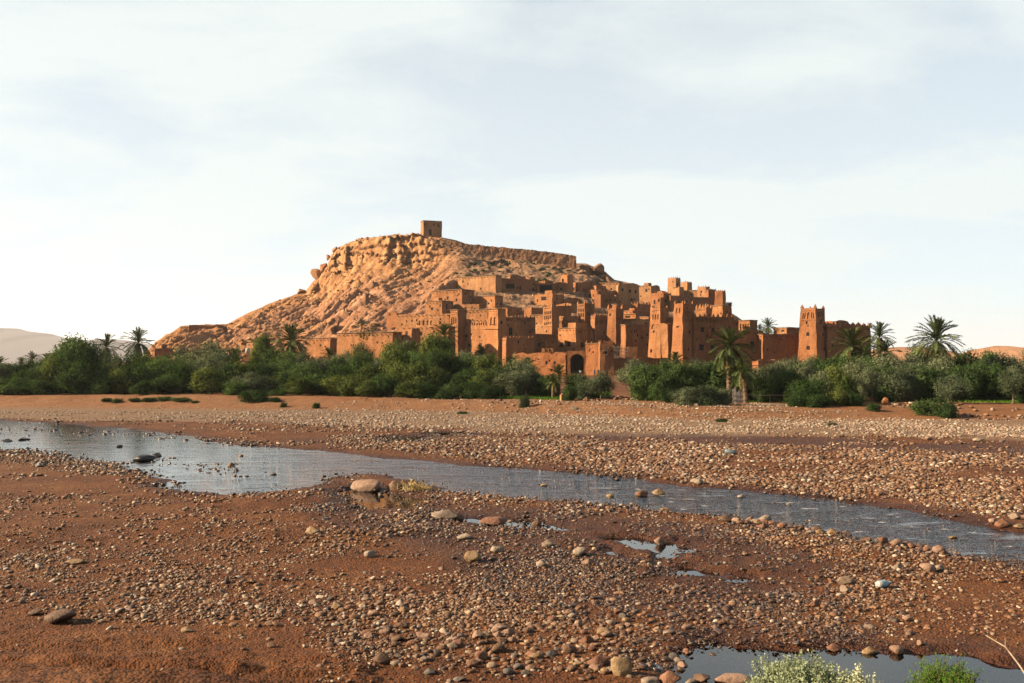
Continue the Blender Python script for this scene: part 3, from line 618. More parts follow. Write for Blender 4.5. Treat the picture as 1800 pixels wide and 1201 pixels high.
# gate and outer wall
GY = 239.0
hs('long lit outer wall with three merlons left of the arched gate', 900, 994, 999, 618.5, 656, 66, D=GY + 2, name='town_wall', cat='wall', mat='b', win=[(961.5, 638, 3.4, 5, 'dark'), (975.5, 638, 3.2, 4.5, 'dark')], parapet=.8)
hs('square lit gate tower block right of the arched gate', 1029, 1055, 1060, 604, 664, 58, D=GY - 1.5, name='gate_tower', cat='tower', mat='b', batter=.01, win=[(1036, 616.5, 2.2, 3, 'dark')], merl='corners', mh=.8, eave=.1)
hs('battered corner tower of the gate with half lit front', 1052, 1055.5, 1078, 601, 670, 4, D=GY - 4, name='gate_tower', cat='tower', mat='b', batter=.035, win=[(1065, 620, 4, 7, 'white')], merl='corners', mh=.6)
hs('long shadowed outer wall right of the gate tower behind the olive trees', 1078, 1080, 1196, 628, 672, 16, D=GY + 1, name='town_wall', cat='wall', mat='b', parapet=.3)
hs('shadowed plain house block behind the stick fence terrace', 1097, 1100, 1150, 571, 632, 18, D=262, mat='b', win=[(1110.5, 583, 2, 3, 'dark'), (1115.5, 583, 2, 3.4, 'dark'), (1137.5, 588, 2.4, 4), (1138, 606, 3.4, 5)], eave=True)
hs('low fretted parapet house catching light above the plain block', 1096, 1120, 1148, 561, 580, 46, D=271, mat='c', eave=True, arches=[(1098, 1118, 9, 567.5, 571)], dots=[(1098, 1118, 10, 564.2, 1.2)])
hs('flat roofed low house behind the fretted parapet', 1096, 1117, 1146, 552, 570, 44, D=279, mat='b', eave=True, win=[(1104, 557, 6, 3, 'dark')])
hs('small flat house catching light left of the right kasbah tower', 1130, 1140, 1150, 557, 570, 45, D=276, mat='c', eave=True)
hs('low brown house in the dip behind the finial tower', 1080, 1084, 1107, 535, 556, 25, mat='b', eave=True)
hs('small house with two lit merlons in the middle of the dip', 1110, 1121, 1142, 534, 552, 44, mat='b', merl=2, mh=.9, mw=.6)
hs('low brown house beneath the skyline houses in the dip', 1092, 1112, 1150, 546, 560, 40, D=295, mat='b', eave=True)
# right kasbah
K2 = 243.0
hs('left battered tower of the right kasbah, slim and lit', 1149, 1160.5, 1175, 540, 636, 42, D=K2 + 3, name='kasbah_tower', cat='tower', mat='a', batter=.045, arches=[(1150.5, 1159.5, 3, 552, 562), (1150, 1160, 2, 570, 578)], win=[(1153.5, 583, 1.6, 4, 'dark'), (1152, 617, 1.8, 4.5, 'dark')], dots=[(1151, 1159, 4, 546, 1.2)], merl='corners', mh=.5, group=GT)
hs('lit recessed kasbah wall with carved top between the battered towers', 1163, 1190, 1196, 558.5, 636, 58, D=K2 + 3.5, name='kasbah', cat='kasbah', mat='a', arches=[(1165, 1188, 6, 561, 566)], win=[(1187.5, 580, 1.8, 4, 'dark'), (1167, 619, 1.6, 4, 'dark')], eave=True)
hs('lit buttress standing in front of the recessed kasbah wall', 1162, 1173.5, 1178, 568, 636, 54, D=K2 + 1.5, name='buttress', cat='buttress', mat='a', batter=.02)
hs('tall battered right kasbah tower with broad shadowed face', 1192.5, 1200, 1220, 533.5, 652, 34, D=K2 - 2, name='kasbah_tower', cat='tower', mat='b', batter=.04, arches=[(1193.8, 1199, 2, 541, 550), (1203, 1217, 4, 545, 556), (1203, 1218, 4, 559, 566)], win=[(1211, 584, 2, 5, 'dark'), (1208.5, 614, 1.8, 5, 'dark'), (1192, 614, 2, 5, 'dark'), (1196, 574, 1.6, 3, 'dark')], merl='corners', mh=.9, group=GT)
hs('wide shadowed kasbah front with four big windows behind the tall palm', 1217, 1220, 1290, 556.5, 655, 16, D=K2 - 1, name='kasbah', cat='kasbah', mat='b', arches=[(1224, 1264, 13, 560, 567)], win=[(1234.5, 579.5, 6, 8), (1252.5, 580, 5, 8), (1233.5, 610.5, 7, 10), (1251.5, 611, 6, 8), (1241, 645, 7, 12, 'dark')], merl=4, mh=.9)
hs('squat tower carrying the stork nest at the right kasbah corner', 1254.5, 1270, 1286, 537, 575, 44, D=K2 + 8, name='kasbah_tower', cat='tower', mat='a', batter=.04, arches=[(1272, 1284, 3, 546, 556)], eave=True, group=GT)
hs('small crenellated lit tower with triangular merlons behind right kasbah', 1222.5, 1241.5, 1252, 541, 572, 50, D=K2 + 14, name='kasbah_tower', cat='tower', mat='a', merl=3, mh=1.1, mw=.7, dots=[(1225, 1240, 6, 545, 1.4)], group=GT)
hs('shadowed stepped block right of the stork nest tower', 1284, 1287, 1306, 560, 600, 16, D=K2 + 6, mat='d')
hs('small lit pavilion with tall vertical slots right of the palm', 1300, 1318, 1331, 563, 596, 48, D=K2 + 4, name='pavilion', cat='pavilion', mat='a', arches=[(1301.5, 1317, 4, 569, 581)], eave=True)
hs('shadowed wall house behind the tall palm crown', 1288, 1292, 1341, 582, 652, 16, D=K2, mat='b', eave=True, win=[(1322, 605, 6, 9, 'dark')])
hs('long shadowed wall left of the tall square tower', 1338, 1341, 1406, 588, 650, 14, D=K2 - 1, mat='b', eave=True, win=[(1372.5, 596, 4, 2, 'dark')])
hs('small lit roof block above the long wall left of tall tower', 1360, 1383, 1405, 576, 600, 42, D=K2 + 7, mat='a', eave=True, win=[(1375.5, 582, 4, 4, 'white')])
hs('tall tapered square tower with carved top on the right of town', 1408, 1433.5, 1449, 541, 650, 52, D=K2 - 6, name='kasbah_tower', cat='tower', mat='b', batter=.05, arches=[(1411, 1417, 2, 549, 560), (1417.5, 1424.5, 1, 549, 561), (1425, 1431, 2, 549, 560), (1436, 1447, 3, 547, 556)],
   dots=[(1410, 1432, 8, 546, 1.3), (1410, 1432, 8, 563, 1.4)], win=[(1418.5, 567, 3, 4, 'dark'), (1421, 587.5, 4, 6), (1421.5, 611.5, 4.4, 6), (1441, 567, 2.4, 4, 'dark'), (1444, 588, 2.2, 5, 'dark'), (1445, 613, 2.2, 5, 'dark')], merl='corners', mh=.75, mw=.55, group=GT)
hs('lit notched house rising right behind the tall square tower', 1449, 1470, 1491, 562, 600, 46, D=K2 + 2, mat='b', win=[(1459, 572, 5, 9, 'dark'), (1480, 573, 2.6, 5)])
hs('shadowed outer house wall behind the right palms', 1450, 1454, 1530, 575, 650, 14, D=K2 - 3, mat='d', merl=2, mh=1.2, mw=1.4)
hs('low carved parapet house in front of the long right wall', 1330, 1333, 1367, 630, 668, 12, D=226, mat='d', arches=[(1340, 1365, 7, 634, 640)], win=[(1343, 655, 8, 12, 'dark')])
hs('small lit corner hut beside the carved parapet house', 1366, 1386, 1390, 634, 668, 56, D=224, mat='b')
hs('low lit garden wall at the foot of the tall square tower', 1388, 1434, 1438, 643, 668, 62, D=223, name='garden_wall', cat='wall', mat='a')
# summit
hs('lone square granary with a dark doorway on the hilltop', 739.5, 744.5, 776.5, 388, 418, 18, D=404, name='granary', cat='granary', mat='c', batter=.015, door=[(756.3, 408, 4, 10)], win=[(747.5, 394, 1.6, 2, 'dark'), (757.5, 397, 1.4, 2, 'dark'), (772, 397, 2, 2.5, 'dark')], eave=.12)

# the gate arch: wall with a real vaulted passage
def gate_wall():
    D = GY + .5; off = W(1013, 657, D); root = empty('arched_gate', off); tag(root, 'arched earth gateway with a dark passage in the outer wall', 'gate')
    a, b = W(997, 661, D + .4), W(1030, 661, D); z0 = a.z - 2; zt = W(1013, 616.5, D).z
    a.z = b.z = z0
    ex = (b - a); Hh = zt - z0; up = Vector((0, 0, Hh))
    hd = dict(u0=5.5 / 33, u1=29 / 33, v0=(W(0, 657, D).z - z0) / Hh, v1=(W(0, 622.5, D).z - z0) / Hh, depth=11.0, arch=True, rise=1.0, seg=9, back=False)  # passage made extra deep so its inside falls dark
    mb = MB(); wall_face(mb, a, b, b + up, a + up, [hd], .9)
    back = Vector((-ex.y, ex.x, 0)).normalized() * 10.9
    wall_face(mb, b, b + back, b + back + up, b + up, []); wall_face(mb, a + back, a, a + up, a + back + up, [])
    mb.quad(a + up, b + up, b + back + up, a + back + up)
    finish(root, mb, off, 'wall', EM['b'], .07)
    # passage floor and closing wall, in darker earth so the arch reads black
    cb = MB(); c1_, c2_ = a + back * 1.01, b + back * 1.01
    cb.quad(c1_ + Vector((-3, 0, 0)), c2_ + Vector((3, 0, 0)), c2_ + Vector((3, 0, Hh * .98)), c1_ + Vector((-3, 0, Hh * .98)))
    obj('dark_end_wall', cb.mesh('dark_end_wall', EM['d'], off), root)
    fb = MB(); zf = Vector((0, 0, hd['v0'] * Hh - .02)); fb.quad(a + zf, b + zf, b + back + zf, a + back + zf); obj('passage_floor', fb.mesh('passage_floor', ROOF, off), root)
    return root
gate_wall()
for i, px in enumerate((955.5, 962.5, 969.5)):
    p = W(px, 618.5, GY + 6.5); mb = MB(); mb.box(Vector((0, 0, .35)), .75, .6, 1.0)
    mb.wobble(.05, 1.1); o = obj('merlon_block', mb.mesh('merlon_block', EM['a']), None, p); o.rotation_euler.z = R(-18)
    tag(o, ['left', 'middle', 'right'][i] + ' of three square merlons on the outer wall left of gate', 'merlon', 'merlons on the outer gate wall')

# rampart along the crest: irregular rubble wall
def rampart():
    pts = [(754, 420.5, 440), (775, 423, 443), (800, 426, 447), (840, 430.5, 452), (870, 433.5, 455), (914, 437.5, 459), (945, 441, 462), (970, 443.5, 465), (990, 446, 467), (1004, 448.5, 468), (1013, 451, 469)]
    D0 = 394.0; off = W(880, 450, D0); root = empty('rampart', off); tag(root, 'long brown rubble rampart running along the hill crest', 'wall')
    X = np.linspace(754, 1013, 170); mb = MB(); rowsN = 9; front = []; 
    tp = np.interp(X, [p[0] for p in pts], [p[1] for p in pts]); bp = np.interp(X, [p[0] for p in pts], [p[2] for p in pts])
    tp = tp + (fbm(X * .12, X * 0, o=4, s=77) - .5) * 2.6 + (fbm(X * .5, X * 0, o=2, s=78) - .5) * 1.2
    for i, px in enumerate(X):
        zt = W(px, tp[i], D0).z; zb = W(px, bp[i], D0).z - 4
        col = []
        for j in range(rowsN):
            f = j / (rowsN - 1); x = (px - CX) / F * D0; z = zb + (zt - zb) * f
            col.append(Vector((x, D0 - .9 * (1 - f) + .35 * (vn(x * .9, z * 1.1, 0, 5) - .5) + .5 * (fbm(x * .15, z * .2, 0, 3, 6) - .5), z)))
        front.append(col)
    for i in range(len(X) - 1):
        for j in range(rowsN - 1): mb.quad(front[i][j], front[i + 1][j], front[i + 1][j + 1], front[i][j + 1])
        b0, b1 = front[i][-1] + Vector((0, 1.1, 0)), front[i + 1][-1] + Vector((0, 1.1, 0))
        mb.quad(front[i][-1], front[i + 1][-1], b1, b0); mb.quad(b0, b1, b1 - Vector((0, 0, 6)), b0 - Vector((0, 0, 6)))
    for e in (0, -1):
        c = front[e]
        for j in range(rowsN - 1): mb.quad(c[j], c[j + 1], c[j + 1] + Vector((0, 1.1, 0)), c[j] + Vector((0, 1.1, 0)))
    m = NM('rubble_wall'); col = m.ramp(m.noise(1.6, 6, .7), [(.25, (.20, .095, .05)), (.5, (.31, .155, .085)), (.75, (.42, .24, .14))])
    v = m.n('ShaderNodeTexVoronoi'); v.inputs['Scale'].default_value = 1.6; m.set(v.inputs['Vector'], m.pos)
    m.princ(m.mix(.45, col, v.outputs['Color'], 'SOFT_LIGHT') if False else col, .95, m.bump(m.math('ADD', v.outputs['Distance'], m.noise(4, 5)), .9, .3), .1)
    obj('wall', mb.mesh('wall', m.m, off), root)
    return m.m
RUBBLE = rampart()

# ------------------------------------------------------------------ hill mesh, cut down under every building
hpx = np.arange(196, 1604, 2.1); hu = np.concatenate([np.linspace(-.06, .8, 190), np.linspace(.803, .93, 95), np.linspace(.934, 1.0, 24), np.linspace(1.02, 1.5, 14)])
PX, UU = np.meshgrid(hpx, hu, indexing='ij'); Yc, Y0, zc = hill_par(PX); HYY = Y0 + UU * (Yc - Y0)
HZ, _, wc = hill_z(PX, HYY); HX = (PX - CX) / F * HYY
uc = np.clip(UU, 0, 1); left = sstep(830, 760, PX); slope = sstep(0, .12, uc) * sstep(1.12, .97, UU)
# gullies running down the slope, broken ground, ledges
warp = (fbm(HX * .05, HYY * .05, o=3, s=61) - .5) * 14
FL = HX - HYY * .42
gul = np.abs(vn((FL + warp) * .13, HYY * .012, s=62) - .5) * 2
gul2 = np.abs(vn((FL + warp * .7) * .42, HYY * .035, s=63) - .5) * 2
gul3 = np.abs(vn((FL + warp * .5) * 1.2, HYY * .12, s=69) - .5) * 2
amp = left * slope * sstep(.95, .8, uc)
dz = amp * ((gul - .5) * 2.4 + (gul2 - .5) * 1.5 + (gul3 - .5) * .7) + slope * ((fbm(HX * .10, HYY * .10, o=4, s=64) - .5) * 1.3 + (fbm(HX * .55, HYY * .55, o=4, s=65, g=.65) - .5) * 1.5)
c1_, cid, cg = cell(HX * .22, HYY * .22, 66)
dz = dz + .5 * left * slope * sstep(.55, .85, vn(HX * .06, HYY * .06, s=67) + .18) * (cid - .45) * 1.6 * sstep(.02, .18, cg)
led = np.sin(HZ * 1.15 + (fbm(HX * .06, HYY * .06, o=3, s=68) - .5) * 7)
dz = dz + slope * (1 - left) * led * .45
lp = HZ * .20 + (fbm(HX * .03, HYY * .03, o=3, s=87) - .5) * 3; dz = dz + left * slope * ((lp - np.floor(lp)) - .5) * 1.7 * sstep(.35, .6, vn(HX * .05, HZ * .1, s=88))
crestfade = 1 - sstep(.93, 1.0, UU) * .8
dz = dz * crestfade
HZ2 = HZ + dz
# cliff: push the steep band in and out in blocky ribs
cb = wc * sstep(.83, .86, uc) * sstep(.945, .905, uc)
rib = (np.abs(vn(HX * .08, HZ * .02, s=70) - .5) * 2 - .45) * 3.0 + (fbm(HX * .8, HZ * .8, o=4, s=71, g=.6) - .5) * .9
for fx_, fz_, am_, sd_ in ((.10, .055, 3.4, 72), (.27, .16, 1.9, 74), (.7, .45, .9, 76)):
    k1, kid, kg = cell(HX * fx_ + .03 * HZ, HZ * fz_ + .3 * vn(HX * .1, HZ * 0, s=75), sd_); tlt = ((kid * 13.7) % 1 - .5) * k1 * 1.4; rib = rib + (kid - .5 + tlt) * am_
ph = (HZ * .30 + (fbm(HX * .05, HZ * .1, o=2, s=73) - .5) * 1.4); bed = ((ph - np.floor(ph)) - .5) * 1.9
HY2 = HYY + cb * (rib + bed); HX2 = HX * HY2 / HYY
# spur at far left: shallow scoop under a levelled top
for C0, ur_, ul_, wr_, wl_, zb_, zt_ in FOOT:
    qx, qy = HX2 - C0.x, HY2 - C0.y; a = qx * ur_.x + qy * ur_.y; b = qx * ul_.x + qy * ul_.y; mg = .9
    ins = (a > -mg) & (a < wr_ + mg) & (b > -mg) & (b < wl_ + mg)
    HZ2 = np.where(ins, np.minimum(HZ2, np.where((a > .3) & (b > .3), zt_ - 1.6, zb_ + np.maximum(0, np.minimum(3.0, .0 * a)))), HZ2)
    # soil in front of the walls never climbs above their foot
    fr_ = (((a > -9) & (a <= .3) & (b > -3) & (b < wl_)) | ((b > -9) & (b <= .3) & (a > -3) & (a < wr_)))
    HZ2 = np.where(fr_, np.minimum(HZ2, zb_ + .4), HZ2)
nh, nu = PX.shape; hi = np.arange(nh * nu).reshape(nh, nu)
hq = np.stack([hi[:-1, :-1], hi[1:, :-1], hi[1:, 1:], hi[:-1, 1:]], -1).reshape(-1, 4)
h = NM('hill_rock')
tal = h.ramp(h.noise(.09, 6, .62), [(.28, (.39, .172, .072)), (.5, (.53, .268, .122)), (.72, (.62, .36, .18))])
tal = h.mix(1, tal, h.ramp(h.noise(1.1, 7, .72), [(.3, (.60, .56, .53)), (.7, (1.2, 1.2, 1.2))]), 'MULTIPLY')
mau = h.ramp(h.noise(.22, 6, .65, stretch=(1.6, .5, .35)), [(.3, (.37, .155, .085)), (.5, (.47, .235, .145)), (.72, (.60, .38, .26))])
c = h.mix(h.math('MULTIPLY', h.attr('mauve'), .6), tal, mau)
clf = h.ramp(h.noise(.3, 7, .68, stretch=(1, 1, .35)), [(.25, (.34, .16, .07)), (.48, (.50, .255, .115)), (.72, (.64, .385, .20))])
c = h.mix(h.attr('cliff'), c, clf)
brn = h.ramp(h.noise(.5, 7, .7, stretch=(.7, .7, 2.5)), [(.3, (.21, .11, .062)), (.5, (.36, .205, .12)), (.7, (.52, .34, .22))])
c = h.mix(h.attr('scree'), c, brn)
c = h.mix(1, c, h.ramp(h.attr('streak'), [(.2, (.72, .66, .62)), (.5, (1, 1, 1)), (.85, (1.14, 1.12, 1.12))]), 'MULTIPLY')
hh = h.math('ADD', h.noise(.9, 9, .75), h.math('MULTIPLY', h.noise(.25, 4, .6), .8))
h.princ(c, .95, h.bump(hh, 1.0, .75), .1)
mv = (left * sstep(.05, .2, uc) * sstep(.88, .7, uc) * sstep(.42, .62, fbm(HX * .035 + .3 * HYY * .02, HYY * .02, o=3, s=81) + .16 * sstep(450, 640, PX)))
sc_ = (1 - left) * sstep(0, .1, uc)
cl_ = np.maximum(np.maximum(wc * sstep(.80, .86, uc) * sstep(1.0, .93, uc), wc * .6 * sstep(.62, .8, uc) * vn(HX * .1, HYY * .1, s=83)), .0)
hill = obj('hill', mesh_np('hill', np.stack([HX2.ravel(), HY2.ravel(), HZ2.ravel()], 1), hq, h.m, False, {'mauve': mv.ravel(), 'cliff': cl_.ravel(), 'scree': sc_.ravel(), 'streak': (.5 * vn((FL + warp * .6) * .5, HYY * .03, s=85) + .5 * vn((FL + warp * .6) * 1.7, HYY * .08, s=86)).ravel()}))
tag(hill, 'rocky orange hill rising behind the earth town', kind='structure')
from mathutils.bvhtree import BVHTree
hill_bvh = BVHTree.FromPolygons([tuple(v) for v in np.stack([HX2.ravel(), HY2.ravel(), HZ2.ravel()], 1)], hq.tolist())
def on_hill(px, py):
    d = (W(px, py, 1.0) - Vector((0, 0, H))).normalized(); r = hill_bvh.ray_cast(Vector((0, 0, H)), d); return r[0]

# boulders of the hill: angular blocks
def rock_mesh(seed, n=13, flat=1.0, bev=.06):
    rr = random.Random(seed); bm = bmesh.new()
    for _ in range(n):
        v = Vector((rr.gauss(0, 1), rr.gauss(0, 1), rr.gauss(0, 1))).normalized() * rr.uniform(.75, 1.05); v.z *= flat; bm.verts.new(v * .5)
    r = bmesh.ops.convex_hull(bm, input=bm.verts[:])
    bmesh.ops.delete(bm, geom=[x for x in r['geom_interior'] if isinstance(x, bmesh.types.BMVert)], context='VERTS')
    bmesh.ops.dissolve_limit(bm, angle_limit=R(12), verts=bm.verts[:], edges=bm.edges[:])
    bmesh.ops.bevel(bm, geom=bm.edges[:], offset=bev, segments=1, affect='EDGES', clamp_overlap=True)
    bmesh.ops.triangulate(bm, faces=bm.faces[:])
    me = bpy.data.meshes.new('boulder'); bm.to_mesh(me); bm.free(); return me
m = NM('sandstone_block'); oi = m.n('ShaderNodeObjectInfo')
bc = m.ramp(oi.outputs['Random'], [(0, (.36, .16, .07)), (.4, (.50, .25, .11)), (.75, (.58, .34, .17)), (1, (.42, .22, .15))])
bc = m.mix(1, bc, m.ramp(m.noise(.8, 6, .7), [(.3, (.6, .57, .54)), (.7, (1.2, 1.2, 1.2))]), 'MULTIPLY')
m.princ(bc, .95, m.bump(m.noise(1.2, 8, .7), .8, .35), .1); BLOCK = m.m
RK = [rock_mesh(i, 14, random.uniform(.7, 1.0)) for i in range(9)]
for q in RK: q.materials.append(BLOCK)
def boulder(px, py, wpx, hpx, label, group=None, sink=.12, D=None, seed=None, tilt=.3):
    p = on_hill(px, py + hpx * .3) if D is None else W(px, py, D)
    if p is None: return
    D_ = p.y; s = D_ / F; k = random.randrange(9) if seed is None else seed
    o = obj('boulder', RK[k]); o.scale = (wpx * s * 1.1, wpx * s * 1.0, hpx * s * 1.12); c = W(px, py, D_)
    o.location = (c.x, p.y + wpx * s * sink, c.z); o.rotation_euler = (random.uniform(-tilt, tilt), random.uniform(-tilt, tilt), random.uniform(0, 6)); return tag(o, label, 'boulder', group)
boulder(558, 480, 27, 36, 'huge rounded boulder overhanging the left edge of the cliff', D=432, seed=2)
boulder(570, 472, 19, 26, 'tall block leaning against the huge overhanging boulder', D=430, seed=4)
boulder(529, 514, 19, 19, 'lone boulder perched on the skyline below the cliff', D=424, seed=5)
boulder(589, 440, 14, 15, 'square block crowning the left end of the cliff', D=428, seed=1, tilt=.05)
boulder(614, 444, 20, 32, 'tall orange slab standing in front of the cliff', D=423, seed=6, tilt=.1)
boulder(577, 452, 9, 14, 'small block at the left shoulder of the cliff', D=431, seed=0)
boulder(598, 462, 26, 26, 'craggy pale block under the tall orange slab', D=425, seed=3)
boulder(428, 572, 11, 15, 'upright pale slab low on the left slope', seed=7)
boulder(368, 600, 14, 18, 'reddish boulder above the grey green tree at hill foot', seed=8)
BG = 'angular blocks scattered down the hill slope'
rr = random.Random(5); BL = []
for i in range(120):
    for _ in range(60):
        px, py = rr.uniform(330, 790), rr.uniform(470, 606)
        band = abs((py - 500) - (px - 690) * -.28) < 26 or (py > 545 and px < 560) or rr.random() < .22
        if py > np.interp(px, cpx, cpy) + 6 and band and on_hill(px, py) is not None: break
    s = rr.choice([4, 5, 6, 7, 8, 10, 12]) * (1.0 if px < 700 else .8)
    where = 'low on the left spur' if px < 450 else 'on the lower left slope' if px < 540 and py > 540 else 'just below the cliff' if py < 505 else 'on the middle slope' if py < 545 and px < 650 else 'above the arched wall' if px > 650 else 'near the hill foot'
    BL.append((px, py, s * rr.uniform(.9, 1.5), s * rr.uniform(.6, .95), ('broad' if s > 9 else 'middling' if s > 5 else 'small') + ' angular block ' + where))
ON = ['first', 'second', 'third', 'fourth', 'fifth', 'sixth', 'seventh', 'eighth', 'ninth', 'tenth', 'eleventh', 'twelfth', 'thirteenth', 'fourteenth', 'fifteenth', 'sixteenth', 'seventeenth', 'eighteenth', 'nineteenth', 'twentieth', 'twenty-first', 'twenty-second']
cnt = {}
for q in sorted(BL): cnt[q[4]] = cnt.get(q[4], -1) + 1; boulder(*q[:4], f'{ON[cnt[q[4]]]} {q[4]}, counted from the left', BG)
# ruin at the right end of the crest and low ruins on top
for (px, py, w_, h_, lb, sd) in ((1030, 470, 26, 18, 'eroded earth ruin mound right of the rampart end', 2), (1050, 473, 32, 24, 'craggy ruined tower stump at the right end of the crest', 3), (1064, 482, 10, 12, 'small eroded stub on the right shoulder of the crest', 5)):
    o = boulder(px, py, w_, h_, lb, None, D=396, seed=sd, tilt=.05); o.data = o.data.copy(); o.data.materials.clear(); o.data.materials.append(RUBBLE); o.name = 'ruin'; o['category'] = 'ruin'
hs('low stub of ruined wall on the cliff top left of granary', 625, 627, 637, 418.5, 424, 20, D=418, name='ruined_wall', cat='ruin', mat='c')
hs('levelled stone terrace wall on the low left spur of the hill', 318, 332, 398, 570.5, 577, 12, D=335, name='terrace_wall', cat='wall', mat='d')
# small rubble on the slope: uncountable
def instance_field(name, src, P, S, Rz, label, tilt=.4, seed=0):
    """points carrying scale/rotation; geometry nodes scatter the source meshes on them"""
    n = len(P); r_ = np.random.default_rng(seed)
    me = bpy.data.meshes.new(name); me.vertices.add(n); me.vertices.foreach_set('co', np.ascontiguousarray(P, np.float32).ravel())
    def va(nm, arr):
        a = me.attributes.new(nm, 'FLOAT_VECTOR', 'POINT'); a.data.foreach_set('vector', np.ascontiguousarray(arr, np.float32).ravel())
    va('siz', S); va('rot', np.stack([r_.normal(0, tilt, n), r_.normal(0, tilt, n), Rz], 1))
    o = obj(name, me); tag(o, label, kind='stuff')
    coll = bpy.data.collections.new(name + '_source')
    for q in src: so = bpy.data.objects.new('source', q); coll.objects.link(so)
    ng = bpy.data.node_groups.new(name, 'GeometryNodeTree'); ng.interface.new_socket('Geometry', in_out='INPUT', socket_type='NodeSocketGeometry'); ng.interface.new_socket('Geometry', in_out='OUTPUT', socket_type='NodeSocketGeometry')
    N = ng.nodes; gi, go = N.new('NodeGroupInput'), N.new('NodeGroupOutput'); ip = N.new('GeometryNodeInstanceOnPoints'); ci = N.new('GeometryNodeCollectionInfo')
    ci.inputs['Collection'].default_value = coll; ci.inputs['Separate Children'].default_value = True; ci.inputs['Reset Children'].default_value = True
    ip.inputs['Pick Instance'].default_value = True
    a1, a2 = N.new('GeometryNodeInputNamedAttribute'), N.new('GeometryNodeInputNamedAttribute')
    for a, nm in ((a1, 'siz'), (a2, 'rot')): a.data_type = 'FLOAT_VECTOR'; a.inputs['Name'].default_value = nm
    er = N.new('FunctionNodeEulerToRotation'); L = ng.links
    L.new(gi.outputs[0], ip.inputs['Points']); L.new(ci.outputs[0], ip.inputs['Instance']); L.new(a1.outputs[0], ip.inputs['Scale']); L.new(a2.outputs[0], er.inputs[0]); L.new(er.outputs[0], ip.inputs['Rotation'])
    ri = N.new('FunctionNodeRandomValue'); ri.data_type = 'INT'
    ri.inputs[4].default_value = 0; ri.inputs[5].default_value = len(src) - 1; L.new(ri.outputs[2], ip.inputs['Instance Index'])
    L.new(ip.outputs[0], go.inputs[0]); md = o.modifiers.new('scatter', 'NODES'); md.node_group = ng; return o
cand = rng.integers(0, HX2.size, 9000); cx_, cy_, cz_ = HX2.ravel()[cand], HY2.ravel()[cand], HZ2.ravel()[cand]
dn = vn(cx_ * .05, cy_ * .05, s=91); uu_ = UU.ravel()[cand]; pxx = PX.ravel()[cand]
keep = (uu_ > .05) & (uu_ < .97) & ((dn > .5) | (rng.random(9000) < .25)) & (pxx > 300) & (pxx < 1080); n_ = keep.sum()
sz = .35 + 1.5 * rng.random(n_) ** 3; sz = np.where(pxx[keep] > 800, sz * .6, sz)
instance_field('hill_rubble', RK, np.stack([cx_, cy_, cz_], 1)[keep] + [0, 0, .1], sz[:, None] * rng.uniform(.7, 1.3, (n_, 3)), rng.uniform(0, 6.3, n_), 'loose broken rubble strewn over the hill slope', seed=3)
# dry scrub on the summit slope is added with the plants

# ------------------------------------------------------------------ far country
def far_ridge(name, label, prof, D, depth, mat_, base_py=660, rows=14, amp=.02, seed=0, pw=.8):
    p, q = np.array(prof, float).T; X = np.linspace(p[0], p[-1], 200); top = np.interp(X, p, q); V = []
    for j in range(rows):
        f = j / (rows - 1); d = D + depth * f * .9
        zt = H + (HY - top) / F * (D + depth * .6); zb = H + (HY - base_py) / F * D
        prof_ = np.sin(min(f / .62, 1) * math.pi / 2) ** pw if f <= .62 else 1 - ((f - .62) / .38) ** 1.5 * .8
        x = (X - CX) / F * (D + depth * .6); z = zb + (zt - zb) * prof_
        z = z + (fbm(x * 6 / D + 3, np.full_like(x, f * 5), o=4, s=seed) - .5) * (zt - zb) * amp * 2 * math.sin(min(f / .62, 1) * math.pi)
        V.append(np.stack([x, np.full_like(x, d), z], 1))
    V = np.array(V); ii = np.arange(rows * 200).reshape(rows, 200); qq = np.stack([ii[:-1, :-1], ii[:-1, 1:], ii[1:, 1:], ii[1:, :-1]], -1).reshape(-1, 4)
    return tag(obj(name, mesh_np(name, V.reshape(-1, 3), qq, mat_, True)), label, kind='structure')
m = NM('air_tinted_rock'); m.princ(m.ramp(m.noise(.004, 6, .6, stretch=(1, 1, 6)), [(.3, (.22, .18, .23)), (.7, (.32, .27, .33))]), .95, None, .1, .12); FR = m.m  # mauve of the distant air put into the rock colour
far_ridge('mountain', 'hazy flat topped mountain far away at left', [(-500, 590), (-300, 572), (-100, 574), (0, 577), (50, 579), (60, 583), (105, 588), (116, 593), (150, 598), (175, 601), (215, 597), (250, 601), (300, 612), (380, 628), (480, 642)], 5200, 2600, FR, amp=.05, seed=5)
m = NM('dune_earth'); m.princ(m.ramp(m.noise(.02, 6, .6), [(.3, (.48, .23, .11)), (.7, (.60, .33, .18))]), .95, m.bump(m.noise(.08, 6), .8, 5), .1, .33); DU = m.m
far_ridge('sand_hill', 'rounded sandy hill on the right skyline', [(1560, 650), (1640, 640), (1690, 622), (1712, 613), (1736, 608.5), (1760, 612), (1800, 619), (1900, 628), (2050, 642), (2150, 650)], 900, 400, DU, amp=.03, seed=8, pw=1.0)
far_ridge('sand_hill', 'flat low sandy hill behind the right palms', [(1440, 650), (1500, 622), (1540, 612.5), (1570, 610.5), (1615, 611), (1640, 618), (1700, 640), (1730, 650)], 980, 300, DU, amp=.02, seed=9)
m = NM('far_plain'); m.princ((.4, .22, .12), .95)

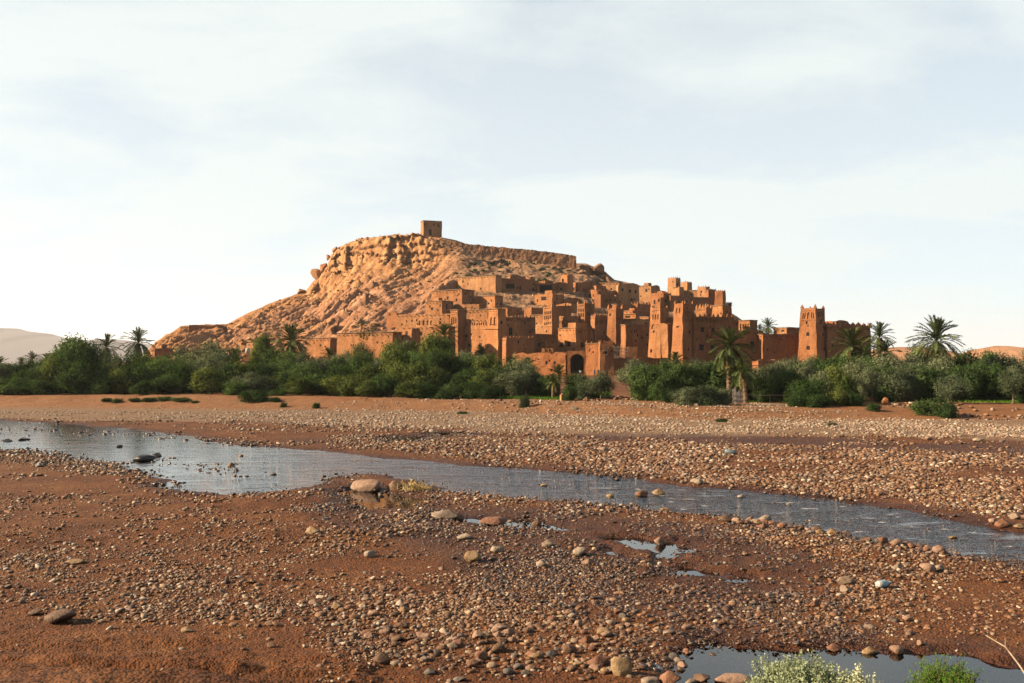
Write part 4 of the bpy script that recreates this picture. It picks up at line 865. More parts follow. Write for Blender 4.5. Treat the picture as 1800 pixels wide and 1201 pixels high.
# haze: one closed box of thin pale air round the whole place, the sky outside it
hb = MB(); hb.box((0, 5950, 160), 13500, 12400, 330); hv = bpy.data.materials.new('haze_air'); hv.use_nodes = True; hv.node_tree.nodes.clear()
ho = hv.node_tree.nodes.new('ShaderNodeOutputMaterial'); pv = hv.node_tree.nodes.new('ShaderNodeVolumePrincipled'); pv.inputs['Density'].default_value = .00005; pv.inputs['Color'].default_value = (.92, .91, .96, 1); pv.inputs['Anisotropy'].default_value = .3
hv.node_tree.links.new(pv.outputs[0], ho.inputs['Volume'])
HAZE = obj('haze', hb.mesh('haze', hv, weld=False)); tag(HAZE, 'pale dusty air between the viewer and the far mountain', kind='stuff')

# ------------------------------------------------------------------ plants
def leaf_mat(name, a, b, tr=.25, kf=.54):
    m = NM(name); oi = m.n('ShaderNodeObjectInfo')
    col = m.mix(m.attr('tint'), tuple(kf * .6 * q for q in a), tuple(kf * 1.25 * q for q in b))  # dark a to light b: shaded inner leaves and lit tips put into colour
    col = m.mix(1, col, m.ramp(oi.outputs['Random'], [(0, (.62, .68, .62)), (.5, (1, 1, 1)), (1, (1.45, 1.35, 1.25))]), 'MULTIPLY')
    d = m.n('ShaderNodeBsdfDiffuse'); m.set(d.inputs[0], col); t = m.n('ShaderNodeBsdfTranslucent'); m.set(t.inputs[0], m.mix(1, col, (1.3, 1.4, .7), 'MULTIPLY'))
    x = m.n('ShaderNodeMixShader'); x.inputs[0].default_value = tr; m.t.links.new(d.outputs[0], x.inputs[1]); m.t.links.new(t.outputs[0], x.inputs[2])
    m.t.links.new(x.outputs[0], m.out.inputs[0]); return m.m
LM = {'green': leaf_mat('green_leaves', (.020, .046, .020), (.070, .112, .038)),
      'olive': leaf_mat('olive_leaves', (.036, .056, .034), (.135, .16, .095), .15),
      'lime': leaf_mat('yellow_green_leaves', (.034, .062, .020), (.125, .155, .046)),
      'tamarisk': leaf_mat('tamarisk_leaves', (.032, .048, .026), (.10, .115, .056)),
      'silver': leaf_mat('silver_leaves', (.20, .24, .13), (.52, .56, .38), .2, .5),
      'bright': leaf_mat('bright_feather_leaves', (.03, .085, .014), (.11, .21, .03), .3),
      'palm': leaf_mat('palm_leaves', (.03, .05, .02), (.11, .135, .055), .15),
      'dry': leaf_mat('dry_palm_leaves', (.16, .10, .04), (.33, .22, .10), .15)}
m = NM('bark'); m.princ(m.ramp(m.noise(3, 5, .7, stretch=(1, 1, .3)), [(.3, (.09, .06, .04)), (.7, (.24, .17, .12))]), .95, m.bump(m.noise(6, 5), .8, .05)); BARK = m.m
m = NM('palm_trunk'); m.princ(m.ramp(m.noise(4, 5, .7, stretch=(1, 1, 2)), [(.3, (.08, .05, .03)), (.7, (.24, .16, .095))]), .95, m.bump(m.noise(7, 4, stretch=(1, 1, 2)), 1, .08)); PTR = m.m
def crown_mesh(seed, mat, n_lobes=17, twigs=1900, leaf=.108, aspect=.46, shape='round'):
    r = np.random.default_rng(seed); L = []
    for i in range(n_lobes):
        for _ in range(30):
            p = r.uniform(-1, 1, 3)
            if shape == 'tall': ok = np.hypot(p[0], p[1]) < .62 * (1 - .62 * (p[2] * .5 + .5)) + .1
            elif shape == 'low': ok = np.hypot(p[0], p[1]) < .8 and p[2] < .35 and p[2] > -.6
            else: ok = np.linalg.norm(p * [1, 1, .9]) < .80
            if ok: break
        L.append((p, r.uniform(.24, .46) if shape != 'tall' else r.uniform(.18, .32)))
    P0, Dr, T, D0 = [], [], [], []
    for p, ra in L:
        k = int(twigs * ra * ra / sum(q[1] ** 2 for q in L)); d = r.normal(0, 1, (k, 3)); d[:, 2] = d[:, 2] * .9 + .15; d /= np.linalg.norm(d, axis=1)[:, None]
        D0.append(d); P0.append(p + d * ra * r.uniform(.55, 1.02, (k, 1))); Dr.append(d + r.normal(0, .45, (k, 3)) + [0, 0, .25]); T.append(np.full(k, r.uniform(0, .45)) + r.uniform(-.15, .45, k))
    P0, Dr, T, D0 = np.concatenate(P0), np.concatenate(Dr), np.concatenate(T), np.concatenate(D0); Dr /= np.linalg.norm(Dr, axis=1)[:, None]
    nl = 6; V, tint = [], []
    for j in range(nl):
        c = P0 + Dr * (j * leaf * .62) + r.normal(0, leaf * .28, P0.shape)
        nn = D0 * 1.1 + r.normal(0, .55, P0.shape) + [0, 0, .25]; nn /= np.linalg.norm(nn, axis=1)[:, None]; ax = np.cross(nn, r.normal(0, 1, P0.shape)); ax /= np.linalg.norm(ax, axis=1)[:, None] + 1e-9; si = np.cross(nn, ax)
        s = leaf * r.uniform(.65, 1.25, (len(c), 1)) * (1 - .05 * j)
        V.append(np.stack([c - ax * s * .6, c + si * s * aspect * .6, c + ax * s * .8, c - si * s * aspect * .6], 1)); tint.append(np.repeat(np.clip(T + .06 * j + r.uniform(-.1, .1, len(c)), 0, 1), 4))  # random tone, plus twig tips lightened as if sunlit
    V = np.concatenate(V).reshape(-1, 3); q = np.arange(len(V)).reshape(-1, 4)
    return mesh_np('crown', V, q, mat, False, {'tint': np.concatenate(tint)})
CR = {'green': [crown_mesh(10 + i, LM['green']) for i in range(3)], 'olive': [crown_mesh(20 + i, LM['olive'], leaf=.10, aspect=.38) for i in range(3)],
      'lime': [crown_mesh(30 + i, LM['lime']) for i in range(3)], 'tamarisk': [crown_mesh(40 + i, LM['tamarisk'], 30, 2600, .055, .34, 'tall') for i in range(2)],
      'low': [crown_mesh(50 + i, LM['green'], 16, 1700, .105, .44, 'low') for i in range(2)], 'lowolive': [crown_mesh(55 + i, LM['olive'], 18, 2000, .092, .4, 'low') for i in range(2)]}
TRUNKS = []
for k in range(3):
    rr = random.Random(k); mb = MB(); mb.tube([(0, 0, -.3), (.06, .02, .3), (.02 + .1 * k, .05, .62), (.1 * k - .05, .0, 1.05)], [.13, .10, .085, .05], 7)
    for j in range(5):
        a = j * 1.256 + rr.random(); z = rr.uniform(.4, .75); mb.tube([(.03, .03, z), (.3 * math.cos(a), .3 * math.sin(a), z + .32), (.62 * math.cos(a), .62 * math.sin(a), z + .62)], [.06, .04, .02], 5)
    TRUNKS.append(mb.mesh('trunk', BARK, weld=False, smooth=True))
ORD = ['first', 'second', 'third', 'fourth', 'fifth', 'sixth', 'seventh', 'eighth', 'ninth', 'tenth', 'eleventh', 'twelfth', 'thirteenth', 'fourteenth', 'fifteenth', 'sixteenth', 'seventeenth', 'eighteenth', 'nineteenth', 'twentieth', 'twenty-first', 'twenty-second', 'twenty-third', 'twenty-fourth', 'twenty-fifth', 'twenty-sixth', 'twenty-seventh', 'twenty-eighth', 'twenty-ninth', 'thirtieth', 'thirty-first', 'thirty-second', 'thirty-third', 'thirty-fourth', 'thirty-fifth', 'thirty-sixth', 'thirty-seventh', 'thirty-eighth', 'thirty-ninth', 'fortieth']
def gz(x, y):       # height of the ground sheet at a point (bilinear in its own grid)
    i = min(max(int(np.searchsorted(ys, y)) - 1, 0), len(ys) - 2); fy = (y - ys[i]) / (ys[i + 1] - ys[i]); a = x / (y + 8); j = min(max(int(np.searchsorted(A, a)) - 1, 0), NC - 2); fx = (a - A[j]) / (A[j + 1] - A[j]); q = ZG
    return float((q[i, j] * (1 - fx) + q[i, j + 1] * fx) * (1 - fy) + (q[i + 1, j] * (1 - fx) + q[i + 1, j + 1] * fx) * fy)
ZG = Z.reshape(len(ys), NC)
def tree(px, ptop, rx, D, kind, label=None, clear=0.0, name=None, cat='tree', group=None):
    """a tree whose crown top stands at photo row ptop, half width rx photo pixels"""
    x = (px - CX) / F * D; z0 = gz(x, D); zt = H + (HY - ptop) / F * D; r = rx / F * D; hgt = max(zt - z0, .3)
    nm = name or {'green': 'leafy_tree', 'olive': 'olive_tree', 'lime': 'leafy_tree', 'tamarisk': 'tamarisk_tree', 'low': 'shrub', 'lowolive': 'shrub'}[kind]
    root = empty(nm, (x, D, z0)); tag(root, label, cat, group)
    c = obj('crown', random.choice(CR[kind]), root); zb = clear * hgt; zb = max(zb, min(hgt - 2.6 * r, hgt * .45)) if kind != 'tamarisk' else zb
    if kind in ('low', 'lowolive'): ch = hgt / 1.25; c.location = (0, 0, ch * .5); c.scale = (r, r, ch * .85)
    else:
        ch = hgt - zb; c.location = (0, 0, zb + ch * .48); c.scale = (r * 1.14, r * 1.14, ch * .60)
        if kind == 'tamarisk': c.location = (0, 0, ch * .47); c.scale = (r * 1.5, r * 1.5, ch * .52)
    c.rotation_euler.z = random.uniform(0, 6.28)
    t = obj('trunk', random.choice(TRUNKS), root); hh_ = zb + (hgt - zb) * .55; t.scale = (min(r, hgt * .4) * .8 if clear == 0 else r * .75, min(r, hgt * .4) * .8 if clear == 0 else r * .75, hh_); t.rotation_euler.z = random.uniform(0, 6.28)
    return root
BACK, MID, FRONT = [], [], []
# (column, crown top row, half width, distance, kind, clear trunk share)
TREES = [
 (-60, 640, 40, 150, 'green'), (-15, 650, 34, 140, 'olive'), (18, 648, 28, 142, 'green'), (48, 655, 26, 138, 'green'), (78, 650, 22, 142, 'olive'), (98, 628, 24, 139, 'lime'), (28, 668, 30, 134.5, 'green'), (70, 672, 24, 134, 'green'), (8, 676, 24, 134, 'low'),
 (126, 608, 34, 140, 'green'), (152, 612, 24, 141, 'green'), (140, 640, 30, 136, 'green'), (190, 626, 26, 152, 'olive'), (168, 640, 22, 146, 'green'), (214, 636, 28, 148, 'olive'), (252, 630, 30, 148, 'green'), (212, 656, 20, 136, 'lime'), (240, 648, 28, 138, 'green'), (280, 640, 26, 142, 'green'), (180, 664, 24, 135, 'green'),
 (286, 630, 18, 160, 'olive'), (308, 648, 26, 140, 'green'), (330, 622, 26, 158, 'olive'), (360, 608, 38, 156, 'olive'), (392, 628, 26, 154, 'olive'), (330, 650, 26, 139, 'green'), (366, 655, 25, 134, 'lime'), (402, 648, 26, 140, 'green'), (290, 664, 24, 134, 'green'),
 (430, 662, 22, 133, 'olive'), (462, 600, 19, 170, 'lime'), (478, 624, 22, 156, 'green'), (452, 642, 22, 146, 'green'), (488, 642, 26, 142, 'green'), (412, 674, 18, 131, 'green'), (470, 664, 24, 134, 'olive'), (508, 630, 24, 150, 'green'),
 (522, 632, 26, 148, 'olive'), (540, 648, 28, 138, 'green'), (505, 660, 24, 134, 'green'), (522, 668, 20, 129, 'lime'), (556, 640, 26, 146, 'olive'), (585, 630, 26, 150, 'olive'), (562, 664, 24, 131, 'green'), (600, 650, 26, 138, 'green'), (490, 684, 16, 128, 'low'),
 (612, 622, 24, 150, 'olive'), (646, 576, 24, 160, 'tamarisk'), (634, 612, 22, 154, 'tamarisk'), (628, 640, 26, 142, 'olive'), (594, 664, 24, 130, 'lime'), (622, 662, 24, 129, 'lime'), (650, 648, 26, 136, 'lime'), (668, 640, 22, 144, 'green'), (648, 674, 22, 127, 'lime'),
 (690, 612, 24, 154, 'lime'), (710, 604, 22, 156, 'olive'), (732, 630, 24, 146, 'green'), (690, 640, 26, 140, 'green'), (704, 652, 26, 131, 'lime'), (738, 648, 26, 130, 'lime'), (676, 664, 22, 128, 'green'), (720, 676, 24, 126.5, 'lime'), (748, 678, 22, 126, 'green'),
 (764, 592, 22, 142, 'lime'), (782, 604, 20, 143, 'lime'), (772, 628, 26, 138, 'lime'), (768, 656, 24, 132, 'lime'), (798, 640, 24, 140, 'green'), (800, 664, 26, 130, 'green'), (784, 684, 18, 124, 'low'),
 (822, 628, 22, 148, 'olive'), (842, 640, 24, 142, 'olive'), (822, 656, 26, 132, 'green'), (850, 658, 26, 130, 'lime'), (832, 676, 22, 125, 'green'), (866, 640, 20, 146, 'lime'), (858, 676, 20, 124.5, 'low'),
 (884, 650, 24, 134, 'olive', .3), (912, 640, 24, 138, 'olive'), (926, 648, 22, 132, 'olive', .3), (900, 658, 24, 128, 'olive', .25), (940, 660, 20, 134, 'green'), (962, 668, 16, 128, 'green'),
 (1012, 664, 20, 126, 'green'), (1032, 666, 20, 123, 'olive'), (1056, 660, 20, 121, 'olive', .25), (1000, 676, 14, 120, 'low'),
 (1110, 636, 21, 124, 'olive', .3), (1127, 644, 18, 127, 'olive', .2), (1152, 652, 20, 124, 'green'), (1172, 645, 20, 120, 'green'), (1194, 640, 16, 122, 'olive'), (1170, 660, 20, 113, 'green'), (1226, 645, 30, 122, 'olive'), (1202, 652, 22, 118, 'green'), (1252, 648, 24, 122, 'olive'), (1276, 654, 18, 120, 'green'),
 (1300, 660, 20, 116, 'green'), (1322, 652, 20, 118, 'olive'), (1340, 668, 18, 112, 'green'), (1362, 642, 24, 116, 'olive'), (1396, 638, 20, 122, 'olive'), (1382, 660, 20, 113, 'green'), (1410, 648, 20, 116, 'green'), (1438, 636, 22, 130, 'green'), (1466, 640, 26, 126, 'green'), (1500, 636, 28, 128, 'green'),
 (1420, 672, 26, 105, 'green'), (1444, 660, 18, 109, 'olive'), (1462, 654, 22, 109, 'lime'), (1484, 664, 18, 107, 'lime'), (1400, 688, 20, 103, 'low'), (1436, 690, 20, 102.5, 'low'), (1470, 684, 16, 104, 'lime'), (1500, 688, 20, 104, 'low'),
 (1532, 652, 18, 109, 'olive', .45), (1528, 640, 24, 126, 'green'), (1562, 636, 28, 124, 'olive'), (1592, 630, 28, 128, 'olive'), (1556, 664, 22, 114, 'green'), (1586, 656, 24, 114, 'olive'), (1622, 622, 28, 130, 'olive'), (1650, 618, 26, 132, 'olive'), (1616, 652, 26, 116, 'green'),
 (1648, 640, 30, 120, 'olive'), (1690, 628, 28, 132, 'green'), (1668, 662, 26, 108.5, 'olive', .2), (1700, 652, 24, 116, 'green'), (1734, 626, 24, 136, 'green'), (1764, 634, 28, 128, 'olive'), (1724, 646, 24, 122, 'green'), (1798, 628, 28, 132, 'olive'), (1750, 660, 24, 116, 'green'), (1782, 658, 22, 108, 'olive', .4), (1836, 636, 30, 126, 'green'), (1870, 640, 34, 122, 'olive'), (1815, 668, 24, 109, 'green')]
rf = random.Random(77)
for px in range(-40, 900, 23): TREES.append((px + rf.uniform(-6, 6), np.interp(px, [0, 100, 200, 330, 480, 560, 640, 720, 800, 900], [650, 642, 644, 640, 654, 644, 630, 626, 632, 648]) + rf.uniform(-7, 9), rf.uniform(18, 27), float(bank_y(px)) + rf.uniform(13, 24), rf.choice(['green', 'olive', 'green', 'lime'])))
for px in range(1140, 1860, 27): TREES.append((px + rf.uniform(-6, 6), 650 + rf.uniform(-9, 10), rf.uniform(18, 26), float(bank_y(px)) + rf.uniform(10, 18), rf.choice(['green', 'olive', 'green'])))
rows = {'front': [], 'middle': [], 'back': []}
for T in TREES:
    ref = float(bank_y(T[0])); d = T[3] - ref; rows['front' if d < 8 else ('middle' if d < 20 else 'back')].append(T)
KW = {'green': 'dark green leafy', 'olive': 'grey green olive', 'lime': 'yellow green bushy', 'tamarisk': 'tall feathery tamarisk', 'low': 'low dense green'}
for rn, lst in rows.items():
    for side, sel in (('left of path', [t for t in lst if t[0] < 1085]), ('right of path', [t for t in lst if t[0] >= 1085])):
        for kd in KW:
            ss = sorted([t for t in sel if t[4] == kd]); 
            for i, t in enumerate(ss):
                if kd == 'tamarisk': lab = ('tallest feathery tamarisk tree in the thicket below the hill', 'smaller feathery tamarisk leaning on the tallest one')[0 if t[1] < 600 else 1]
                else: lab = f"{KW[kd]} {'shrub' if kd == 'low' else 'tree'}, {ORD[min(i, 39)]} of its kind in the {rn} row {side}"
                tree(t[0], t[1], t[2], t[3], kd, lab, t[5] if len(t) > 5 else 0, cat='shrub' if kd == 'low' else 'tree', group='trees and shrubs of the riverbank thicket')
# single shrubs on the open bank
SH = [(1208, 679, 28, 104.5, 'lowolive', 'left mound of the wide dark olive hedge beside the wooden gate'), (1240, 676, 28, 104, 'lowolive', 'middle mound of the wide dark olive hedge beside the wooden gate'), (1268, 678, 20, 105, 'lowolive', 'right mound of the wide dark olive hedge touching the wooden gate'),
      (1636, 699, 34, 97.5, 'low', 'wide green bush standing out on the sandy bank at right'), (1664, 706, 17, 96, 'low', 'small round bush casting a shadow at the right of a wide bush'), (1536, 707, 13, 99.5, 'low', 'small green bush at the foot of the thin trunked olive'),
      (446, 683, 21, 124, 'low', 'round green bush alone on the left bank'), (251, 672, 15, 130, 'green', 'pointed green shrub on the low red bank at left'), (483, 697, 9, 123, 'low', 'small bush right of the lone round bush'), (498, 707, 6, 119, 'low', 'tiny green tuft on the gravel right of the lone round bush'), (556, 707, 6, 117.5, 'low', 'tiny green tuft on the sand below the thicket'),
      (188, 699, 8, 126, 'low', 'leftmost of the low shrubs under the red bank'), (205, 700, 10, 125.5, 'low', 'second of the low shrubs under the red bank from left'), (238, 699, 11, 125.5, 'low', 'third of the low shrubs under the red bank from left'), (262, 698, 12, 125.5, 'low', 'fourth of the low shrubs under the red bank from left'), (290, 696, 13, 125.5, 'low', 'fifth and bushiest of the low shrubs under the red bank'), (318, 698, 15, 125, 'low', 'sixth of the low shrubs under the red bank from left'), (343, 704, 8, 123.5, 'low', 'rightmost flat shrub under the red bank'),
      (922, 694, 9, 112, 'lowolive', 'small grey green bush beside the grass strip by stone edging'), (813, 724, 8, 105, 'low', 'small green tuft on the gravel in front of the thicket'), (1268, 738, 13, 90, 'low', 'green tuft on the pale gravel below the hedge'), (1462, 748, 9, 83.5, 'low', 'small green tuft on the pale gravel at right')]
for t in SH: tree(t[0], t[1], t[2], t[3], t[4], t[5], name='shrub', cat='shrub')

# date palms: trunk and separate fronds
def frond_mesh(seed, mat, droop, wl=.20, n=30):
    r = random.Random(seed); V, Fs, tint = [], [], []
    def rach(t): return Vector((t * (1 - .12 * droop * t), 0, .10 * math.sin(t * 2.2) - droop * t * t * .55))
    for k in range(8):
        a, b = rach(k / 8), rach((k + 1) / 8); w0, w1 = .018 * (1 - k / 9), .018 * (1 - (k + 1) / 9); i = len(V)
        V += [a + Vector((0, w0, 0)), a - Vector((0, w0, 0)), b - Vector((0, w1, 0)), b + Vector((0, w1, 0))]; Fs.append((i, i + 1, i + 2, i + 3)); tint += [.8] * 4
    for k in range(n):
        t = .16 + .84 * (k + r.random() * .6) / n; p = rach(t); d = (rach(min(t + .05, 1.05)) - rach(t - .05)).normalized(); L = wl * (math.sin(min(t * 1.25 + .25, 2.6)) * .9 + .15) * r.uniform(.85, 1.15)
        for s in (-1, 1):
            dirv = (d * r.uniform(.65, .95) + Vector((0, s * r.uniform(.7, 1.0), r.uniform(.10, .5)))).normalized(); q = p + dirv * L - Vector((0, 0, L * L * .5)); w_ = d * .023; i = len(V)
            mid = p + dirv * L * .5
            V += [p - w_ * .6, mid - w_, q, mid + w_]; Fs.append((i, i + 1, i + 2, i + 3)); tv = min(1, max(0, .25 + .4 * t + r.uniform(-.2, .2))); tint += [tv] * 4
    return mesh_np('frond', np.array([tuple(v) for v in V]), np.array(Fs), mat, False, {'tint': np.array(tint)})
FRO = [frond_mesh(i, LM['palm'], dr) for i, dr in enumerate((.25, .45, .7, .9, 1.1))]; DRY = [frond_mesh(20 + i, LM['dry'], .9, .16, 20) for i in range(2)]
def palm(px, pc, r, D, label, dry=6, n=46, lean=0.0, ground_row=None, up=1.0, skirt=False):
    """date palm: crown heart at photo row pc, frond reach r photo pixels"""
    x = (px - CX) / F * D; z0 = gz(x, D); 
    if D > 200: z0 = max(z0, float(surf(px, D)))
    zc_ = H + (HY - pc) / F * D; L = r / F * D; hgt = max(zc_ - z0, .3); root = empty('date_palm', (x, D, z0)); tag(root, label, 'palm tree', 'date palms rising from the thicket')
    mb = MB(); rw = random.Random(int(px)); pts, rad = [], []; nseg = max(4, int(hgt / .22)); R0 = min(.30, .11 * L + .06)
    for k in range(nseg + 1):
        f = k / nseg; pts.append((lean * hgt * (f * f - 1) * .5 + .0, 0, hgt * f - .3 * (1 - f))); rad.append(R0 * (1.15 - .35 * f) * (1.12 if k % 2 else .92) * rw.uniform(.93, 1.07) + (R0 * .5 * max(0, f - .82) / .18))
    mb.tube(pts, rad, 9); obj('trunk', mb.mesh('trunk', PTR, weld=False), root)
    ga = 2.39996
    for i in range(n + dry):
        dead = i >= n; f = (i + .5) / n if not dead else 1
        el = R(84 - 124 * f ** .95 * up) if not dead else R(rw.uniform(-75, -40) if not skirt else rw.uniform(-78, -48)); az = i * ga + rw.uniform(-.35, .35); el += rw.gauss(0, .12)
        me = rw.choice(DRY) if dead else FRO[min(4, max(0, int(f * 4.2 + rw.uniform(-.6, .6))))]
        o = obj('frond', me, root, (0, 0, hgt + (.12 * L * (1 - f) - .05 * L if not dead else -.12 * L))); o.rotation_euler = (0, -el, az)
        s = L * rw.uniform(.82, 1.14) * (.82 + .3 * math.sin(math.pi * min(f, 1) * .8)) * ((.95 if skirt else .75) if dead else 1.0); o.scale = (s, s * .95, s)
palm(188, 612, 25, 158, 'date palm left of the taller one at the far left foot of hill')
palm(243, 604, 28, 160, 'tall date palm nearest the left end of the hill')
palm(57, 634, 17, 165, 'small date palm over the thicket below the far mountain, left one'); palm(82, 634, 15, 168, 'small date palm over the thicket below the far mountain, right one')
palm(-2, 644, 18, 160, 'date palm cut by the left edge of the picture'); palm(38, 642, 14, 158, 'low date palm left of the two small ones below far mountain')
palm(513, 602, 33, 176, 'large dark date palm in front of the plain box house', n=60); palm(414, 642, 29, 146, 'spreading date palm beside the pale white tank', dry=4); palm(452, 650, 24, 146, 'low palm right of the spreading palm by the tank')
palm(781, 592, 26, 152, 'date palm rising before the lit kasbah left tower', n=54); palm(846, 626, 20, 152, 'low palm before the lit kasbah wall'); palm(868, 636, 16, 150, 'small low palm right of the low kasbah palm'); palm(727, 622, 22, 152, 'spiky young palm before the square earth block', up=.55, dry=0); palm(578, 625, 14, 156, 'small spiky palm under the plain box house', up=.7)
palm(900, 645, 20, 144, 'spiky palm under the dark kasbah annex', up=.6, dry=0); palm(928, 645, 18, 142, 'bushy palm left of the gate wall windows', up=.8)
palm(982, 660, 19, 128, 'palm clump left of the arched gate', up=.75, dry=5); palm(972, 672, 16, 124, 'low ragged palm beneath the gate palm clump', up=.8, dry=6)
palm(1187, 640, 21, 128, 'spiky palm fan over the olive trees right of gate', up=.55, dry=0)
palm(1282, 612, 38, 112, 'tallest date palm with bare trunk and hanging dry skirt', n=74, dry=22, skirt=True, up=1.15); palm(1303, 655, 30, 110, 'short date palm leaning beside the tallest palm', n=34, lean=-.3, dry=6)
palm(1350, 576, 17, 246, 'date palm behind the long wall left of tall tower'); palm(1336, 580, 10, 250, 'smaller palm head behind the pavilion')
palm(1497, 612, 37, 135, 'wide date palm just right of the tall square tower', n=54); palm(1546, 594, 28, 139, 'taller slim date palm right of the wide one', n=44); palm(1556, 622, 24, 136, 'low palm under the taller slim palm'); palm(1522, 628, 24, 133, 'low palm tangled between two right palms')
palm(1646, 600, 42, 128, 'great round date palm standing alone against the sky', n=64, dry=4)

# grass strips
def grass(name, pts, n, hgt, label, seed):
    r = np.random.default_rng(seed); P = np.array([G(a, b, .9) for a, b in pts]); lo, hi_ = P.min(0), P.max(0); q = r.uniform(lo, hi_, (n * 4, 2)); q = q[poly_sd(P, q[:, 0], q[:, 1]) < 0][:n]
    z = ground_z(q[:, 0], q[:, 1])[0]; a = r.uniform(0, 6.28, len(q)); hh_ = hgt * r.uniform(.5, 1.2, len(q)); w_ = .05
    B = np.stack([q[:, 0], q[:, 1], z - .02], 1); s_ = np.stack([np.cos(a) * w_, np.sin(a) * w_, a * 0], 1); t_ = np.stack([r.normal(0, .3, len(q)) * hh_, r.normal(0, .3, len(q)) * hh_, hh_], 1)
    V = np.stack([B - s_, B + s_, B + t_], 1).reshape(-1, 3)
    tag(obj(name, mesh_np(name, V, np.arange(len(V)).reshape(-1, 3), LM['bright'], False, {'tint': np.repeat(r.random(len(q)), 3)})), label, kind='stuff')
grass('grass', [(1590, 700.5), (1830, 702), (1830, 711), (1700, 709), (1590, 707)], 9000, .25, 'strip of bright green grass along the right thicket', 1)
grass('grass', [(850, 697), (985, 698), (985, 704), (850, 703)], 5000, .3, 'green grass strip at the thicket foot left of the path', 2)
grass('grass', [(1000, 695), (1075, 696), (1070, 703), (1000, 703)], 4000, .5, 'green weeds beside the earth block left of path', 3)
grass('grass', [(1310, 700), (1392, 700), (1392, 709), (1310, 709)], 2500, .25, 'green grass behind the rail fence', 4)
# scrub tufts on the summit slope
sp_ = []
for _ in range(150):
    px, py = rng.uniform(800, 1075), rng.uniform(455, 500); p = on_hill(px, py)
    if p is not None and py > np.interp(px, cpx, cpy) + 12: sp_.append(p)
instance_field('hill_scrub', CR['low'], np.array([tuple(p) for p in sp_]), rng.uniform(.3, .9, (len(sp_), 1)) * np.array([[1.1, 1.1, .7]]), rng.uniform(0, 6, len(sp_)), 'sparse dry green scrub dotting the slope under the rampart', tilt=.1, seed=5)

# foreground shrubs on the near bank
def bush(px, ptop, rx, D, label, mat, n_st, leafl, seed, aspect=.45, droop=.0, lh=None):
    r = np.random.default_rng(seed); x0 = (px - CX) / F * D; z0 = gz(x0, D) - .05; zt = H + (HY - ptop) / F * D; Rr = rx / F * D; hgt = zt - z0
    root = empty('shrub', (x0, D, z0)); tag(root, label, 'shrub'); st = MB(); V, T = [], []
    for i in range(n_st):
        a = r.uniform(0, 6.28); rad = Rr * math.sqrt(r.random()); hg = hgt * (1 - .55 * (rad / Rr) ** 2) * r.uniform(.72, 1.0) if i % 9 else hgt * r.uniform(.9, 1.12) * (1 - .3 * (rad / Rr) ** 2)
        tip = Vector((rad * math.cos(a), rad * math.sin(a), hg)); b = Vector((tip.x * .2, tip.y * .2, 0)); mid = b.lerp(tip, .5) + Vector((tip.x * .12, tip.y * .12, hg * .05)); st.tube([b, mid, tip], [.012, .008, .003], 4, False)
        nl = int(hg / leafl * 3.2)
        for k in range(nl):
            f = r.uniform(.25, 1.0); p = b.lerp(mid, f * 2) if f < .5 else mid.lerp(tip, f * 2 - 1)
            for q in range(2):
                ax = Vector(r.normal(0, 1, 3)); ax.z = abs(ax.z) * .8 + .25; ax.normalize(); si = ax.cross(Vector(r.normal(0, 1, 3))).normalized(); L = leafl * r.uniform(.6, 1.2); c = p + Vector(r.normal(0, leafl * .55, 3))
                V += [c - ax * L * .4, c + si * L * aspect * .5, c + ax * L * .6, c - si * L * aspect * .5]; T += [min(1, max(0, .35 + .5 * f + r.normal(0, .15)))] * 4
    obj('stems', st.mesh('stems', BARK, weld=False), root); V = np.array([tuple(v) for v in V]); print('bush', len(V) // 4)
    obj('leaves', mesh_np('leaves', V, np.arange(len(V)).reshape(-1, 4), mat, False, {'tint': np.array(T)}), root)
bush(1405, 1160, 105, 13.2, 'silvery grey green shrub at the bottom of the picture', LM['silver'], 420, .045, 3, .5)
bush(1500, 1176, 50, 13.0, 'right end tuft of the silvery shrub at the bottom', LM['silver'], 110, .045, 4, .5)
bush(1662, 1160, 70, 12.6, 'bright green feathery shrub at the bottom right corner', LM['bright'], 330, .05, 5, .2)

# ------------------------------------------------------------------ river stones
def cobble(seed, flat, ang):
    bm = bmesh.new(); bmesh.ops.create_icosphere(bm, subdivisions=2, radius=.5); o_ = Vector((seed * 7.3, seed * 3.1, 0)); rr = random.Random(seed)
    cuts = [(Vector((rr.gauss(0, 1), rr.gauss(0, 1), rr.gauss(0, 1))).normalized(), rr.uniform(.26, .42)) for _ in range(ang)]
    for v in bm.verts:
        p = v.co.copy(); p *= 1 + .50 * mnoise.noise(p * 1.7 + o_) + .22 * mnoise.noise(p * 4.2 + o_)
        for n_, d_ in cuts:
            t_ = p.dot(n_) - d_
            if t_ > 0: p -= n_ * t_ * .85
        p.z *= flat; v.co = p
    me = bpy.data.meshes.new('stone'); bm.to_mesh(me); bm.free(); me.polygons.foreach_set('use_smooth', [True] * len(me.polygons)); return me
def stone_mat(name, stops, rough, k):
    m = NM(name); oi = m.n('ShaderNodeObjectInfo')
    bc = m.ramp(m.math('FRACT', m.math('ADD', oi.outputs['Random'], m.attr('tint'))), stops)
    bc = m.mix(1, bc, m.ramp(m.noise(9, 5, .7), [(.3, (.68, .66, .64)), (.7, (1.15, 1.15, 1.15))]), 'MULTIPLY')
    m.princ(bc, rough, m.bump(m.noise(16, 5, .7), .6, .03), .3, k); return m.m
STM = stone_mat('river_stone', [(0, (.09, .045, .025)), (.2, (.23, .10, .045)), (.42, (.38, .18, .08)), (.62, (.46, .24, .12)), (.76, (.26, .18, .14)), (.90, (.58, .40, .26)), (1, (.95, .80, .64))], .75, .30)
